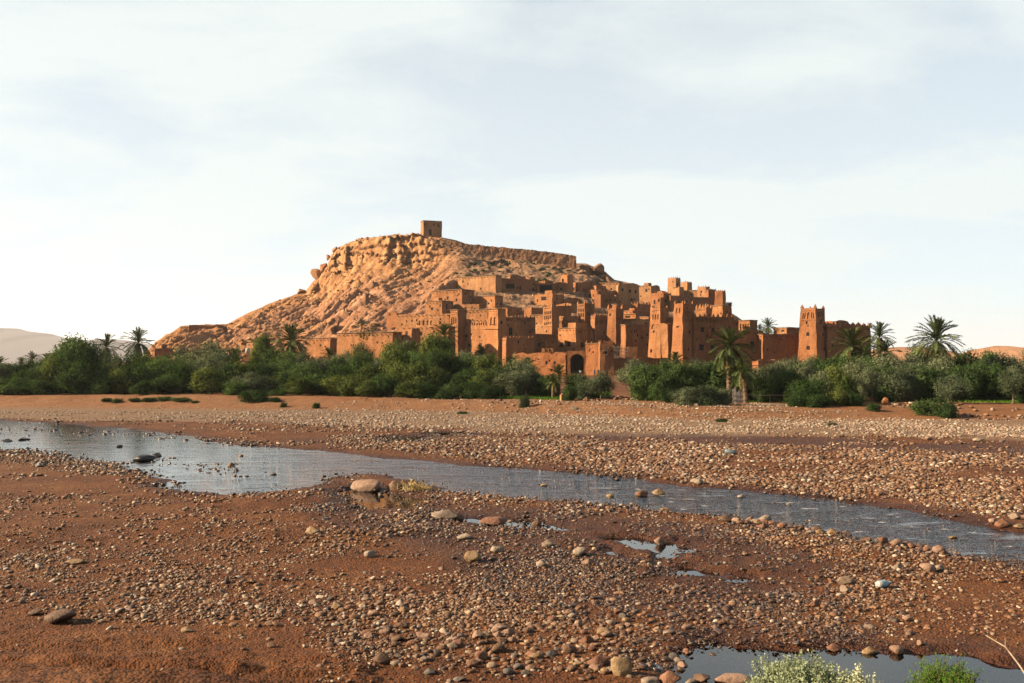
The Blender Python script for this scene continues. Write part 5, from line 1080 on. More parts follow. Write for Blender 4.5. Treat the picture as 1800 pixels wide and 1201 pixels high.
STW = stone_mat('wet_river_stone', [(0, (.07, .035, .02)), (.3, (.14, .065, .033)), (.6, (.22, .11, .055)), (.85, (.17, .11, .08)), (1, (.42, .28, .19))], .35, .26)
STP = stone_mat('dry_pale_stone', [(0, (.30, .17, .10)), (.3, (.45, .29, .19)), (.6, (.58, .43, .31)), (.85, (.40, .31, .25)), (1, (.80, .69, .57))], .85, .36)
ROUND = [cobble(i, random.uniform(.42, .68), 1 + i % 4) for i in range(8)]; ANG = [cobble(30 + i, random.uniform(.5, .8), 8) for i in range(4)]
def redo(lst, mt):
    out = []
    for q in lst: c = q.copy(); c.materials.clear(); c.materials.append(mt); out.append(c)
    return out
WETS, PALES = redo(ROUND + ANG, STW), redo(ROUND + ANG, STP)
for q in ROUND + ANG: q.materials.append(STM)
def rough_cobble(seed, flat, ang):
    bm = bmesh.new(); bmesh.ops.create_icosphere(bm, subdivisions=3, radius=.5); o_ = Vector((seed * 5.1, seed * 2.7, 3)); rr = random.Random(seed)
    cuts = [(Vector((rr.gauss(0, 1), rr.gauss(0, 1), rr.gauss(0, 1))).normalized(), rr.uniform(.24, .40)) for _ in range(ang)]
    for v in bm.verts:
        p = v.co * (1 + .42 * mnoise.noise(v.co * 1.5 + o_))
        for n_, d_ in cuts:
            t_ = p.dot(n_) - d_
            if t_ > 0: p -= n_ * t_ * .95
        p *= 1 + .10 * mnoise.noise(p * 5 + o_) + .06 * mnoise.noise(p * 11 + o_); p.z *= flat; v.co = p
    me = bpy.data.meshes.new('stone'); bm.to_mesh(me); bm.free(); me.polygons.foreach_set('use_smooth', [True] * len(me.polygons)); return me
RGH = [rough_cobble(60 + i, random.uniform(.55, .8), 4 + i) for i in range(8)]
def smat(name, a, b, rough=.75):
    m = NM(name); m.princ(m.mix(1, m.ramp(m.noise(5, 7, .75), [(.3, a), (.7, b)]), m.ramp(m.noise(1.7, 6, .7), [(.35, (.55, .45, .38)), (.6, (1.05, 1.05, 1.05))]), 'MULTIPLY'), rough, m.bump(m.noise(9, 6, .7), .8, .06), .3, .29); return m.m
SM = {'pale': smat('pale_stone', (.44, .31, .22), (.64, .51, .39)), 'pink': smat('pink_stone', (.46, .26, .17), (.64, .42, .30)), 'brown': smat('brown_stone', (.22, .115, .06), (.36, .20, .11)), 'dark': smat('dark_wet_stone', (.035, .028, .025), (.085, .065, .055), .4), 'red': smat('red_stone', (.34, .14, .075), (.48, .23, .13)), 'ochre': smat('ochre_stone', (.45, .27, .12), (.62, .42, .23)), 'grey': smat('grey_stone', (.16, .135, .12), (.30, .25, .22))}
placed = []
def stone(px, py, wpx, hpx, mat_, label, ang=False, group=None, depth=.8):
    """py is the stone's foot row on the riverbed"""
    x, y = G(px, py, 0.02); s = y / F; z = gz(x, y); z = max(z, WL - .02)
    me = RGH[random.randrange(4, 8)] if ang else RGH[random.randrange(5)]
    key = (me.name, mat_)
    if key not in UNIT: c = me.copy(); c.materials.clear(); c.materials.append(SM[mat_]); UNIT[key] = c
    o = obj('stone', UNIT[key] if mat_ else me); hgt = hpx * s * .74; bb = max(v.co.z for v in me.vertices) - min(v.co.z for v in me.vertices)
    o.scale = (wpx * s, wpx * s * depth, hgt / bb * 1.3); o.location = (x, y + wpx * s * .3, z + hgt * .34); o.rotation_euler = (random.uniform(-.1, .1), random.uniform(-.1, .1), random.choice([0, math.pi]) + random.uniform(-.35, .35))
    placed.append((x, y + wpx * s * .3, wpx * s * .5)); return tag(o, label, 'stone', group)
for a in [(645, 862, 64, 30, 'pink', 'largest pale pink boulder at the edge of the red pool', True), (693, 862, 34, 22, 'brown', 'brown boulder right beside the largest pale pink boulder', True), (784, 912, 52, 18, 'pale', 'long pale block lying above the red pool', True), (805, 910, 24, 17, 'brown', 'dark brown lump at the end of long pale block', True), (868, 920, 46, 18, 'red', 'flat reddish slab right of the long pale block', True), (946, 924, 22, 17, 'brown', 'single brown stone standing in the red pool', True),
          (546, 942, 34, 17, 'ochre', 'angular tan stone in the left middle ground', True), (1016, 980, 30, 19, 'pale', 'whitest rounded stone in the middle foreground', False), (966, 966, 28, 17, 'pale', 'pale stone left of the whitest rounded stone', False), (1035, 995, 24, 15, 'pink', 'round pinkish stone below the whitest stone', False), (830, 990, 30, 25, 'ochre', 'pointed tan stone in the centre foreground', True), (870, 974, 30, 14, 'pale', 'flat pale stone right of the pointed tan one', True), (1162, 954, 23, 20, 'pink', 'round stone standing in the pale puddle', False), (650, 982, 24, 15, 'pale', 'lone pale rounded stone on red mud', False), (816, 949, 36, 13, 'pale', 'low pale stone under the reddish slab', False), (953, 1000, 22, 18, 'pale', 'cracked white stone left of centre foreground cobbles', False),
          (1487, 1030, 27, 19, 'pale', 'pale angular stone left of the plastic bottle', True), (1490, 1044, 24, 14, 'pale', 'flat pale stone below the pale angular one', False), (1410, 990, 0, 0, 'pale', '', False), (1638, 1010, 32, 20, 'pink', 'broad pink stone on the right mud flat', False), (1655, 1005, 18, 12, 'pale', 'small pale stone touching the broad pink one', False), (1580, 1004, 20, 13, 'pale', 'pale flat stone behind the plastic bottle', False),
          (1770, 927, 34, 20, 'red', 'big round red stone at the right water edge', False), (1790, 916, 24, 14, 'pale', 'pale stone behind the big round red stone', False), (1750, 922, 20, 12, 'pink', 'pinkish stone left of the big round red stone', False), (1795, 930, 22, 10, 'ochre', 'ochre stone at the right edge beside the red one', False),
          (92, 1100, 56, 27, 'brown', 'large brown boulder half buried in the left sand', False), (55, 1084, 26, 11, 'brown', 'small brown rock left of the half buried boulder', False), (128, 983 + 10, 34, 10, 'ochre', 'long flat stone lying on the left gravel', True), (242, 808, 46, 15, 'dark', 'dark wet slab rising from the shining water', True), (275, 800, 19, 9, 'dark', 'dark stone right behind the wet slab', False), (68, 822, 22, 14, 'dark', 'dark round stone on the left shore', False), (38, 772, 24, 7, 'dark', 'dark flat stone in water near the left edge', False), (10, 774, 22, 6, 'dark', 'leftmost dark stone in the shining water', False), (405, 817, 15, 9, 'brown', 'small brown stone out in the shining water', False), (208, 784, 13, 6, 'dark', 'little dark stone alone in the bright stream', False), (423, 800, 12, 6, 'brown', 'little brown stone in the widening stream', False), (480, 832, 14, 7, 'dark', 'dark stone at the pool mouth', False),
          (1130, 870, 26, 15, 'red', 'wet red stone in the stream right of centre', False), (1160, 867, 25, 15, 'ochre', 'ochre stone beside the wet red stone in the stream', False), (1075, 871, 16, 9, 'ochre', 'small ochre stone mid stream', False), (1170, 894, 22, 9, 'ochre', 'flat ochre stone in the stream below the pair', False), (956, 852, 14, 7, 'ochre', 'tiny ochre stone mid stream left', False), (1305, 871, 18, 7, 'pale', 'flat pale stone in the upper stream edge', False), (1388, 884, 10, 5, 'pale', 'tiny pale stone in the dark rapids', False), (1677, 942, 18, 7, 'ochre', 'flat ochre stone in the dark rapids at right', False),
          (672, 1172, 30, 24, 'brown', 'upright brown cobble in the bottom centre', False), (1092, 1192, 42, 44, 'ochre', 'large tan rock at the bottom edge right of centre', True), (1052, 1175, 46, 22, 'red', 'long red brown cobble left of the large tan rock', False), (1178, 1205, 42, 30, 'red', 'square red rock at the bottom edge', True), (1290, 1195, 60, 22, 'pink', 'pink rock behind the silvery shrub', True), (1145, 1205, 36, 16, 'pale', 'pale cobble at bottom edge by the square red rock', False), (1238, 1192, 36, 16, 'brown', 'brown cobble at the edge of the bottom pool', False), (1215, 1196, 26, 15, 'pale', 'pale cobble between the red and brown ones at bottom pool', False), (925, 1190, 18, 12, 'grey', 'grey cobble bottom centre', False), (747, 1166, 22, 12, 'pale', 'white cobble near the bottom centre', False), (755, 1190, 22, 14, 'grey', 'grey brown cobble at bottom left of centre', False), (805, 1201, 26, 10, 'grey', 'flat grey cobble at the bottom edge', False), (880, 1150, 30, 20, 'brown', 'angular brown rock among the bottom cobbles', True),
          (1470, 1137, 28, 18, 'red', 'red brown cobble on the far rim of the bottom pool', False), (1533, 1142, 32, 17, 'ochre', 'oval ochre cobble on the far rim of the bottom pool', False), (1583, 1142, 28, 18, 'pink', 'mottled cobble right of the oval one by bottom pool', False), (1620, 1136, 14, 12, 'pink', 'small pink cobble right end of the bottom pool rim', False),
          (1225, 730, 11, 7, 'pale', 'pale stone on the sand below the hedge', True), (1357, 740, 8, 5, 'pale', 'pair of pale stones on the far gravel, left one', False), (1366, 740, 8, 5, 'pale', 'pair of pale stones on the far gravel, right one', False), (1592, 764, 13, 8, 'pale', 'white stone on the dark mud edge at right', False), (1632, 775, 19, 10, 'pink', 'pink boulder on the far mud edge', False), (1720, 777, 22, 9, 'pale', 'pale boulder at right of the far mud edge', False), (1010, 727, 14, 8, 'grey', 'dark topped stone on the sandy bank left of path', True), (1065, 795, 18, 11, 'pale', 'pale round stone on the gravel bar', False), (1025, 786, 15, 12, 'pale', 'knobbly pale stone on the gravel bar', True), (1440, 808, 17, 9, 'pale', 'pale stone at the far rim of the right gravel bar', False), (1227, 852, 22, 13, 'pale', 'pale stone at the upper stream bank with blue scrap beside', True), (812, 714, 9, 8, 'red', 'small red lump on the crest of the sandy bank', False)]:
    if a[2]: stone(*a[:6], ang=a[6])
# the row of washed cobbles along the near shore of the stream
rr = random.Random(11)
CW = {'pale': 'pale', 'pink': 'pinkish', 'ochre': 'ochre', 'brown': 'brown', 'grey': 'grey', 'red': 'red'}
def cobbles(lst, where, group):
    for c in CW:
        for i, (px, py, s, h_, c_) in enumerate(sorted(q for q in lst if q[4] == c)): stone(px, py, s, h_, c, f'{ORD[min(i, 25)]} {CW[c]} cobble from the left {where}', rr.random() < .3, group)
for (x0, y0, x1, y1, n, sc0, where, grp) in ((1280, 917, 1480, 938, 36, 17, 'in the heap along the near shore of the stream', 'washed cobbles on the near shore'), (1505, 950, 1660, 976, 30, 16, 'in the right heap by the rapids', 'washed cobbles by the rapids'), (600, 1085, 1110, 1165, 66, 17, 'in the dense cobble patch at bottom centre', 'larger cobbles of the foreground'), (300, 1040, 600, 1130, 22, 14, 'in the cobble patch at bottom left', 'larger cobbles at bottom left'), (1300, 1050, 1720, 1115, 22, 13, 'above the bottom right pool', 'larger cobbles above the pool')):
    lst = []
    for i in range(n):
        f = rr.random(); px = x0 + (x1 - x0) * f + rr.gauss(0, 6); py = y0 + (y1 - y0) * (f if y1 - y0 < 30 else rr.random()) + rr.gauss(0, 5); s = sc0 * rr.choice([.6, .7, .8, .9, 1.0, 1.2, 1.6]); lst.append((px, py, s, s * rr.uniform(.5, .75), rr.choice(['pale', 'pink', 'ochre', 'brown', 'pink', 'brown', 'brown', 'grey', 'red', 'red'])))
    cobbles(lst, where, grp)
# the gravel itself
def Z_(pts): return np.array(pl(pts, 0.0))
ZN = [(Z_([(150, 1020), (420, 985), (700, 1020), (1000, 955), (1250, 930), (1800, 985), (1900, 1120), (1400, 1125), (1200, 1140), (1190, 1200), (640, 1180), (560, 1130), (250, 1110), (120, 1070)]), 30, .045, .16, 1.2),
      (Z_([(560, 1060), (900, 1010), (1240, 1000), (1330, 1090), (1230, 1160), (1000, 1190), (640, 1165)]), 46, .05, .19, 1.0),
      (Z_([(600, 768), (780, 762), (1000, 775), (1300, 783), (1900, 806), (1900, 925), (1600, 893), (1300, 856), (1000, 828), (820, 806), (640, 786)]), 20, .08, .30, 2.5),
      (Z_([(380, 722), (650, 716), (900, 714), (1200, 722), (1900, 752), (1900, 778), (1400, 762), (1100, 768), (800, 762), (480, 760), (380, 745)]), 2.2, .10, .36, 6),
      (Z_([(-200, 775), (0, 788), (180, 812), (300, 842), (290, 862), (200, 838), (60, 818), (-200, 800)]), 16, .07, .2, 1.4),
      (Z_([(260, 806), (400, 808), (470, 830), (420, 842), (300, 845), (240, 826)]), 14, .06, .17, 1.2),
      (Z_([(480, 850), (620, 838), (760, 858), (1000, 885), (1290, 912), (1400, 960), (1000, 950), (700, 930), (440, 895)]), 15, .06, .17, 1.5),
      (Z_([(1100, 890), (1300, 908), (1480, 940), (1700, 975), (1900, 1010), (1900, 1050), (1400, 980), (1100, 930)]), 16, .06, .15, 1.2),
      (Z_([(-200, 860), (300, 880), (800, 940), (1000, 1000), (600, 1100), (200, 1120), (-200, 1040)]), 8, .045, .20, 2.0),
      (Z_([(-200, 712), (500, 714), (640, 730), (500, 745), (-200, 735)]), .9, .10, .25, 8),
      (Z_([(-100, 752), (120, 752), (260, 757), (520, 790), (420, 786), (250, 764), (0, 768)]), 4.5, .14, .42, 2.0),
      (Z_([(255, 800), (330, 806), (420, 822), (440, 836), (380, 834), (300, 818), (250, 808)]), 60, .07, .26, .5),
      (Z_([(560, 738), (700, 742), (760, 755), (600, 755)]), 3, .2, .5, 3),
      (Z_([(700, 815), (1000, 840), (1300, 868), (1700, 930), (1800, 985), (1300, 905), (900, 870)]), 1.0, .08, .2, 1.0)]
PP, SS = [], []
r = np.random.default_rng(99)
def scatter(n, x, y, s0, s1, wgt):
    k = .55 * fbm(x * .13, y * .16, o=3, s=100) + .45 * fbm(x * .6, y * .6, o=3, s=101); u = r.random(len(x)); ok = u < wgt * (.12 + 1.25 * sstep(.40, .58, k)); return x[ok], y[ok], s0 * (s1 / s0) ** (r.random(ok.sum()) ** 2.4)
for P, dens, s0, s1, soft in ZN:
    lo, hi_ = P.min(0) - soft, P.max(0) + soft; n = int((hi_ - lo).prod() * dens); n = min(n, 140000); x, y = r.uniform(lo[0], hi_[0], n), r.uniform(lo[1], hi_[1], n)
    sd = poly_sd(P, x, y) + (fbm(x * .4, y * .4, o=3, s=111) - .5) * soft * 2; wg = sstep(soft * .5, -soft * .5, sd); px = CX + F * x / y; v_ = (px > -120) & (px < 1920) & (y > 11); x, y, wg = x[v_], y[v_], wg[v_]
    a, b, s_ = scatter(n, x, y, s0, s1, wg); PP.append(np.stack([a, b], 1)); SS.append(s_)
n = 40000; y = 12 + 85 * r.random(n) ** .8; x = r.uniform(-.62, .62, n) * y; a, b, s_ = scatter(n, x, y, .04, .13, .45); PP.append(np.stack([a, b], 1)); SS.append(s_)
PP, SS = np.concatenate(PP), np.concatenate(SS); z, dw = ground_z(PP[:, 0], PP[:, 1])
inw = dw < -.1; spit = np.minimum(poly_sd(ZN[-1][0], PP[:, 0], PP[:, 1]), poly_sd(np.array(pl([(150, 757), (230, 753), (340, 758), (330, 768), (200, 772)], 0.0)), PP[:, 0], PP[:, 1]) * .5) < .3
keep = (~inw & (z + SS * .3 > WL)) | (inw & (r.random(len(z)) < np.where(spit, .75, np.where(PP[:, 0] > -4, .22, .16))) & ((SS > .09) | spit))
z = np.where(inw, np.maximum(z, WL - .12 * SS), z)
pxs = CX + F * PP[:, 0] / PP[:, 1]; keep &= ~((PP[:, 1] < 19) & (pxs < 560) & (r.random(len(z)) < .82)); keep &= ~((PP[:, 1] < 16.2) & (pxs > 1200) & (r.random(len(z)) < .7))
for (sx, sy, sr) in placed: keep &= np.hypot(PP[:, 0] - sx, PP[:, 1] - sy) > sr * .9
PP, SS, z = PP[keep], SS[keep], z[keep]; print('gravel', len(SS))
proj = SS / PP[:, 1]; order = np.argsort(-proj); vis = order[(np.abs(PP[order, 0] / PP[order, 1]) < .50) & (PP[order, 1] > 16)]
big = vis[:50]; rest = np.setdiff1d(np.arange(len(SS)), big)
lst = [(CX + F * PP[i, 0] / PP[i, 1], HY + H * F / PP[i, 1], SS[i] / PP[i, 1] * F * 1.2, SS[i] / PP[i, 1] * F * .7, rr.choice(list(CW))) for i in big]; cobbles(lst, 'among the loose stones of the open riverbed', 'loose stones on the open riverbed')
S3 = SS[rest, None] * np.stack([r.uniform(.85, 1.5, len(rest)), r.uniform(.8, 1.15, len(rest)), r.uniform(.7, 1.15, len(rest))], 1)
GA = np.array(pl([(-400, 712), (300, 712), (620, 716), (900, 716), (1200, 720), (1500, 733), (2300, 742), (2300, 774), (1800, 774), (1400, 765), (1100, 768), (800, 757), (400, 742), (-400, 736)], 0.0))
WETZ = np.array(pl([(560, 870), (1000, 895), (1300, 925), (1500, 990), (1500, 1130), (1200, 1150), (1000, 1060), (700, 960), (560, 920)], 0.0))
def classes(x, y, dw):
    pale = poly_sd(GA, x, y) + (fbm(x * .2, y * .2, o=2, s=141) - .5) * 8 < 0
    wetk = (dw + (fbm(x * .8, y * .8, o=2, s=142) - .5) * 1.6 < .9) | ((poly_sd(WETZ, x, y) + (fbm(x * .5, y * .5, o=3, s=143) - .5) * 5 < 0) & (r.random(len(x)) < .65)); return np.where(pale, 2, np.where(wetk, 1, 0))
dwr = ground_z(PP[rest, 0], PP[rest, 1])[1]; kl = classes(PP[rest, 0], PP[rest, 1], dwr)
for k_, (nm_, src_, lb_) in enumerate((('river_gravel', ROUND + ANG, 'rounded brown gravel and pebbles covering the riverbed'), ('wet_gravel', WETS, 'dark wet gravel along the water and pools'), ('pale_gravel', PALES, 'pale dry gravel strip below the far bank'))):
    q = kl == k_; instance_field(nm_, src_, np.stack([PP[rest, 0], PP[rest, 1], z[rest] + SS[rest] * .07], 1)[q], S3[q], r.uniform(0, 6.28, q.sum()), lb_, tilt=.22, seed=8 + k_)

# finer pebbles come in patches, each a spread of two dozen small stones
def pebble_patch(seed, mt):
    bm = bmesh.new(); bmesh.ops.create_icosphere(bm, subdivisions=1, radius=.5); bv = np.array([tuple(v.co) for v in bm.verts]); bf = np.array([[v.index for v in f.verts] for f in bm.faces]); bm.free()
    r_ = np.random.default_rng(seed); V, Fs, T = [], [], []
    for k in range(26):
        s_ = .022 * (5.0 ** (r_.random() ** 1.8)); q = bv * (1 + .25 * r_.normal(0, 1, (len(bv), 1)) * .6) * [s_ * r_.uniform(.9, 1.6), s_, s_ * r_.uniform(.45, .8)]; a_ = r_.uniform(0, 6.28); ca, sa = math.cos(a_), math.sin(a_); q = np.stack([q[:, 0] * ca - q[:, 1] * sa, q[:, 0] * sa + q[:, 1] * ca, q[:, 2]], 1)
        rad, th = .55 * math.sqrt(r_.random()), r_.uniform(0, 6.28); q = q + [rad * math.cos(th), rad * math.sin(th), s_ * .12]; Fs.append(bf + len(V) * len(bv)); V.append(q); T.append(np.full(len(bv), r_.random()))
    return mesh_np('pebbles', np.concatenate(V), np.concatenate(Fs), mt, True, {'tint': np.concatenate(T)})
n = 34000; y = 13 * (110 / 13) ** r.random(n); x = r.uniform(-.6, .6, n) * y; sc_ = np.clip(y / 22, .75, 2.6); pxs = CX + F * x / y; wg = np.full(n, .07)
for P, dens, s0, s1, soft in ZN[:10]: wg = np.maximum(wg, (.46 if dens > 8 or 2 < dens < 2.3 else .24) * sstep(soft * .6, -soft * .4, poly_sd(P, x, y)))
wg = wg * (.06 + .94 * sstep(.40, .62, fbm(x * .34, y * .34, o=4, s=131, g=.6))) * np.where((y < 18.5) & (pxs < 560), .2, 1) * np.where((pxs < 560) & (y < 42), .5, 1); ok = r.random(n) < wg
x, y, sc_ = x[ok], y[ok], sc_[ok]; z, dw = ground_z(x, y); ok = (dw > .1); x, y, z, sc_ = x[ok], y[ok], z[ok], sc_[ok]; print('patches', len(x))
kl = classes(x, y, dw[ok])
for k_, (nm_, mt_, lb_) in enumerate((('pebble_field', STM, 'fine pebbles and clods strewn over the red riverbed'), ('wet_pebbles', STW, 'fine dark wet pebbles by the water'), ('pale_pebbles', STP, 'fine pale pebbles of the far gravel strip'))):
    q = kl == k_; instance_field(nm_, [pebble_patch(i + 10 * k_, mt_) for i in range(5)], np.stack([x, y, z], 1)[q], (sc_[:, None] * r.uniform(.7, 1.25, (len(x), 1)) * np.ones((1, 3)))[q], r.uniform(0, 6.28, q.sum()), lb_, tilt=.02, seed=19 + k_)

# ------------------------------------------------------------------ small things on the bank and riverbed
def at(px, py, z=None):
    x, y = G(px, py, .9 if py < 725 else 0.0)
    for _ in range(4):
        zz_ = gz(x, y); x, y = G(px, py, zz_)
    return Vector((x, y, gz(x, y)))
m = NM('whitewash'); m.princ(m.ramp(m.noise(2, 4, .6, stretch=(1, 1, .4)), [(.35, (.50, .38, .28)), (.6, (.85, .78, .68))]), .85, None, .2, .36); WHITE = m.m
m = NM('weathered_pale_wood'); m.princ(m.ramp(m.noise(5, 4, stretch=(1, 1, .2)), [(.3, (.42, .30, .20)), (.7, (.75, .62, .48))]), .85, None, .2, .33); PWOOD = m.m
# wooden gate: boards between posts
p = at(1300, 709); s = p.y / F; root = empty('wooden_gate', p); tag(root, 'pale wooden plank gate right of the dark olive hedge', 'gate')
for i in range(6):
    mb = MB(); wd = 3.6 * s; hg = (24, 28, 19, 22, 20, 18)[i] * s; mb.box((0, 0, hg / 2), wd * .95, .05, hg + .1); mb.wobble(.02, 2); o = obj('board', mb.mesh('board', WHITE, weld=False), root, ((-11 + i * 3.7) * s, random.uniform(-.02, .02), 0)); o.rotation_euler.y = random.uniform(-.04, .04)
for z_ in (6, 14): mb = MB(); mb.box((0, -.06, z_ * s), 22 * s, .05, .08); obj('rail', mb.mesh('rail', PWOOD, weld=False), root, (-1.5 * s, 0, 0))
mb = MB(); mb.tube([(0, 0, -.2), (.03, 0, 1.2), (.0, 0, 31 * s)], [.07, .06, .05], 7); obj('post', mb.mesh('post', TIMB, weld=False), root, (11.5 * s, 0, 0))
# rail fence
p = at(1350, 709); s = p.y / F; root = empty('rail_fence', p); tag(root, 'thin single rail fence in front of shaded grass by the gate', 'fence')
for dx, hg in ((-18, 13), (3, 14.5), (41, 28)): mb = MB(); mb.tube([(0, 0, -.2), (.02, .0, hg * s * .5), (.05, 0, hg * s)], [.045, .04, .035], 6); obj('post', mb.mesh('post', PWOOD, weld=False), root, (dx * s, 0, 0))
for a, b, h0, h1 in ((-38, 3.5, 14.5, 13.5), (3, 41, 14, 14.5)): mb = MB(); mb.tube([(a * s, -.07, h0 * s), ((a + b) / 2 * s, -.07, (h0 + h1) / 2 * s - .05), (b * s, -.07, h1 * s)], .035, 6); obj('rail', mb.mesh('rail', PWOOD, weld=False), root)
p = at(1352, 713.5); mb = MB(); mb.tube([(-1.4, 0, .08), (0, .05, .11), (1.6, .1, .10)], [.09, .11, .08], 8); o = obj('driftwood_log', mb.mesh('driftwood_log', PWOOD, weld=False), None, p); o.scale = (1, 1, 1); tag(o, 'pale straight log lying on the sand before the rail fence', 'log')
for i, (dx, dz, sc_, mt) in enumerate(((-4, 3, 7, 'brown'), (3, 4, 8, 'pale'), (8, 2, 6, 'brown'), (0, 7, 6, 'pale'))): stone(1322 + dx, 712 - dz * .3, sc_, sc_ * .8, mt, ('left', 'big pale', 'right', 'topmost')[i] + ' rock of the small pile beside the rail fence', True, 'rock pile by the rail fence')
# white tank, squat earth block by the path, standing rocks
p = W(435.5, 622, 238); root = empty('water_tank', p); tag(root, 'white water tank beside the narrow earth wall at hill foot', 'tank'); mb = MB(); mb.tube([(0, 0, 0), (0, 0, 1.15), (0, 0, 1.35), (0, 0, 1.42)], [.55, .55, .42, .15], 16); obj('tank_body', mb.mesh('tank_body', WHITE, weld=False, smooth=True), root); mb = MB(); mb.box((0, 0, -1.5), 1.2, 1.2, 3.0); obj('plinth', mb.mesh('plinth', EM['a'], weld=False), root)
p = at(991, 705); root = empty('earth_pillar', p); tag(root, 'small orange earth pillar stump at the grass edge left of path', 'pillar'); mb = MB(); s = p.y / F; mb.box((0, 0, 4 * s), 12 * s, .7, 8 * s + .3, .2, .95); mb.wobble(.05, 1.5); obj('body', mb.mesh('body', EM['c'], weld=False), root); mb = MB(); mb.box((-.1, 0, 10 * s), 5 * s, .35, 5 * s, .3, .8); obj('cap', mb.mesh('cap', EM['c'], weld=False), root)
p = at(1556, 712); s = p.y / F; o = obj('standing_rock', RK[0], None, p + Vector((0, 0, 7 * s))); o.scale = (16 * s, .9, 18 * s); o.rotation_euler = (0, .5, .4); tag(o, 'upright pale rock under the trees beside the thin olive trunk', 'rock')
p = at(1172, 704); s = p.y / F; o = obj('tree_stump', None or TRUNKS[1], None, p); o.scale = (.9, .9, .9); o.data = o.data.copy(); tag(o, 'pale woody stump at the left end of the olive hedge', 'stump')
# dry stone edging walls on the bank, loose stones by the path: single stones
rr = random.Random(21)
for (x0, x1, y0, y1, n, w_, lb) in ((1570, 1800, 713, 719, 60, 7, 'loose dry stone edging along the grass at far right'), (1068, 1120, 700, 704, 26, 7, 'heap of pale stones left of the path to the gate'), (1015, 1075, 704, 707, 14, 6, 'short line of stones before the weeds left of path'), (860, 985, 706, 709, 34, 5, 'thin stone edging below the left grass strip')):
    c0 = at((x0 + x1) / 2, (y0 + y1) / 2); root = empty('stone_edging', c0); tag(root, lb, 'stone edging')
    for i in range(n):
        f = (i + rr.random()) / n; px = x0 + (x1 - x0) * f; q = at(px, y0 + (y1 - y0) * f + rr.gauss(0, 1.2)); s = q.y / F * w_ * rr.uniform(.6, 1.4); o = obj('stone', rr.choice(ANG), root); o.scale = (s * 1.2, s, s); o.location = q + Vector((0, 0, s * .2)) - c0; o.rotation_euler = (rr.gauss(0, .3), rr.gauss(0, .3), rr.uniform(0, 6))
# stick fence terrace beside the gate tower
D = GY + 2.5; a = W(1078, 628, D); b = W(1113, 630, D); root = empty('stick_fence', a); tag(root, 'rough stick fence on the terrace right of the gate tower', 'fence')
for i in range(26):
    f = i / 25; q = a.lerp(b, f) - a; hg = (20 - 2 * f) * D / F * random.uniform(.9, 1.1); mb = MB(); mb.tube([q + Vector((0, 0, -.3)), q + Vector((random.gauss(0, .05), 0, hg))], [.06, .045], 5); obj('stick', mb.mesh('stick', TIMB, weld=False), root)
for hh_ in (.5, 1.6, 2.4): mb = MB(); mb.tube([Vector((0, -.08, hh_)), (b - a) + Vector((0, -.08, hh_ - .1))], .05, 5); obj('rail', mb.mesh('rail', PWOOD, weld=False), root)
p = W(1112, 628, D); mb = MB(); mb.box((0, .6, .9), 2.2, 1.6, 3.2); mb.wobble(.06); o = obj('terrace_pier', mb.mesh('terrace_pier', EM['b'], weld=False), None, p); tag(o, 'short earth pier closing the right end of the stick fence', 'pier')
# stork nest
p = W(1281, 537, 253); nb = MB(); rr = random.Random(2)
for i in range(130):
    a_ = rr.uniform(0, 6.28); r0 = rr.uniform(.35, .8); z_ = rr.uniform(0, .75); c = Vector((math.cos(a_) * r0, math.sin(a_) * r0, z_)); d = Vector((-math.sin(a_), math.cos(a_), rr.gauss(0, .25))) * rr.uniform(.3, .55); nb.tube([c - d, c + d], .025, 3, False)
nb.tube([(0, 0, 0), (0, 0, .35), (0, 0, .6)], [.55, .75, .6], 10); o = obj('stork_nest', nb.mesh('stork_nest', WOOD, weld=False), None, p); tag(o, 'dark twig stork nest on the right kasbah tower', 'nest')
# roof gallery beams on the kasbah corner
for nm_, (x0, y0, x1, y1), lb in (('gallery_beam', (853, 579, 878, 579.5), 'long wooden beam across the corner of the lit kasbah'), ('gallery_beam', (860, 571, 873, 571.5), 'short wooden beam above the long one on the kasbah tower')):
    a, b = W(x0, y0, K1 - 3.2), W(x1, y1, K1 - 3.4); mb = MB(); mb.tube([Vector((0, 0, 0)), b - a], .10, 6); tag(obj(nm_, mb.mesh(nm_, WOOD, weld=False), None, a), lb, 'beam')
# reed awning in mid town
p = W(1007, 520, 322); root = empty('reed_awning', p); tag(root, 'dark reed awning over a roof terrace in mid town', 'awning'); mb = MB(); mb.box((0, 0, .9), 5.4, 3, .12); obj('reed_mat', mb.mesh('reed_mat', REED, weld=False), root)
for dx in (-2.5, 0, 2.5): mb = MB(); mb.tube([(dx, -1.3, -2), (dx, -1.3, .9)], .07, 5); obj('post', mb.mesh('post', WOOD, weld=False), root)
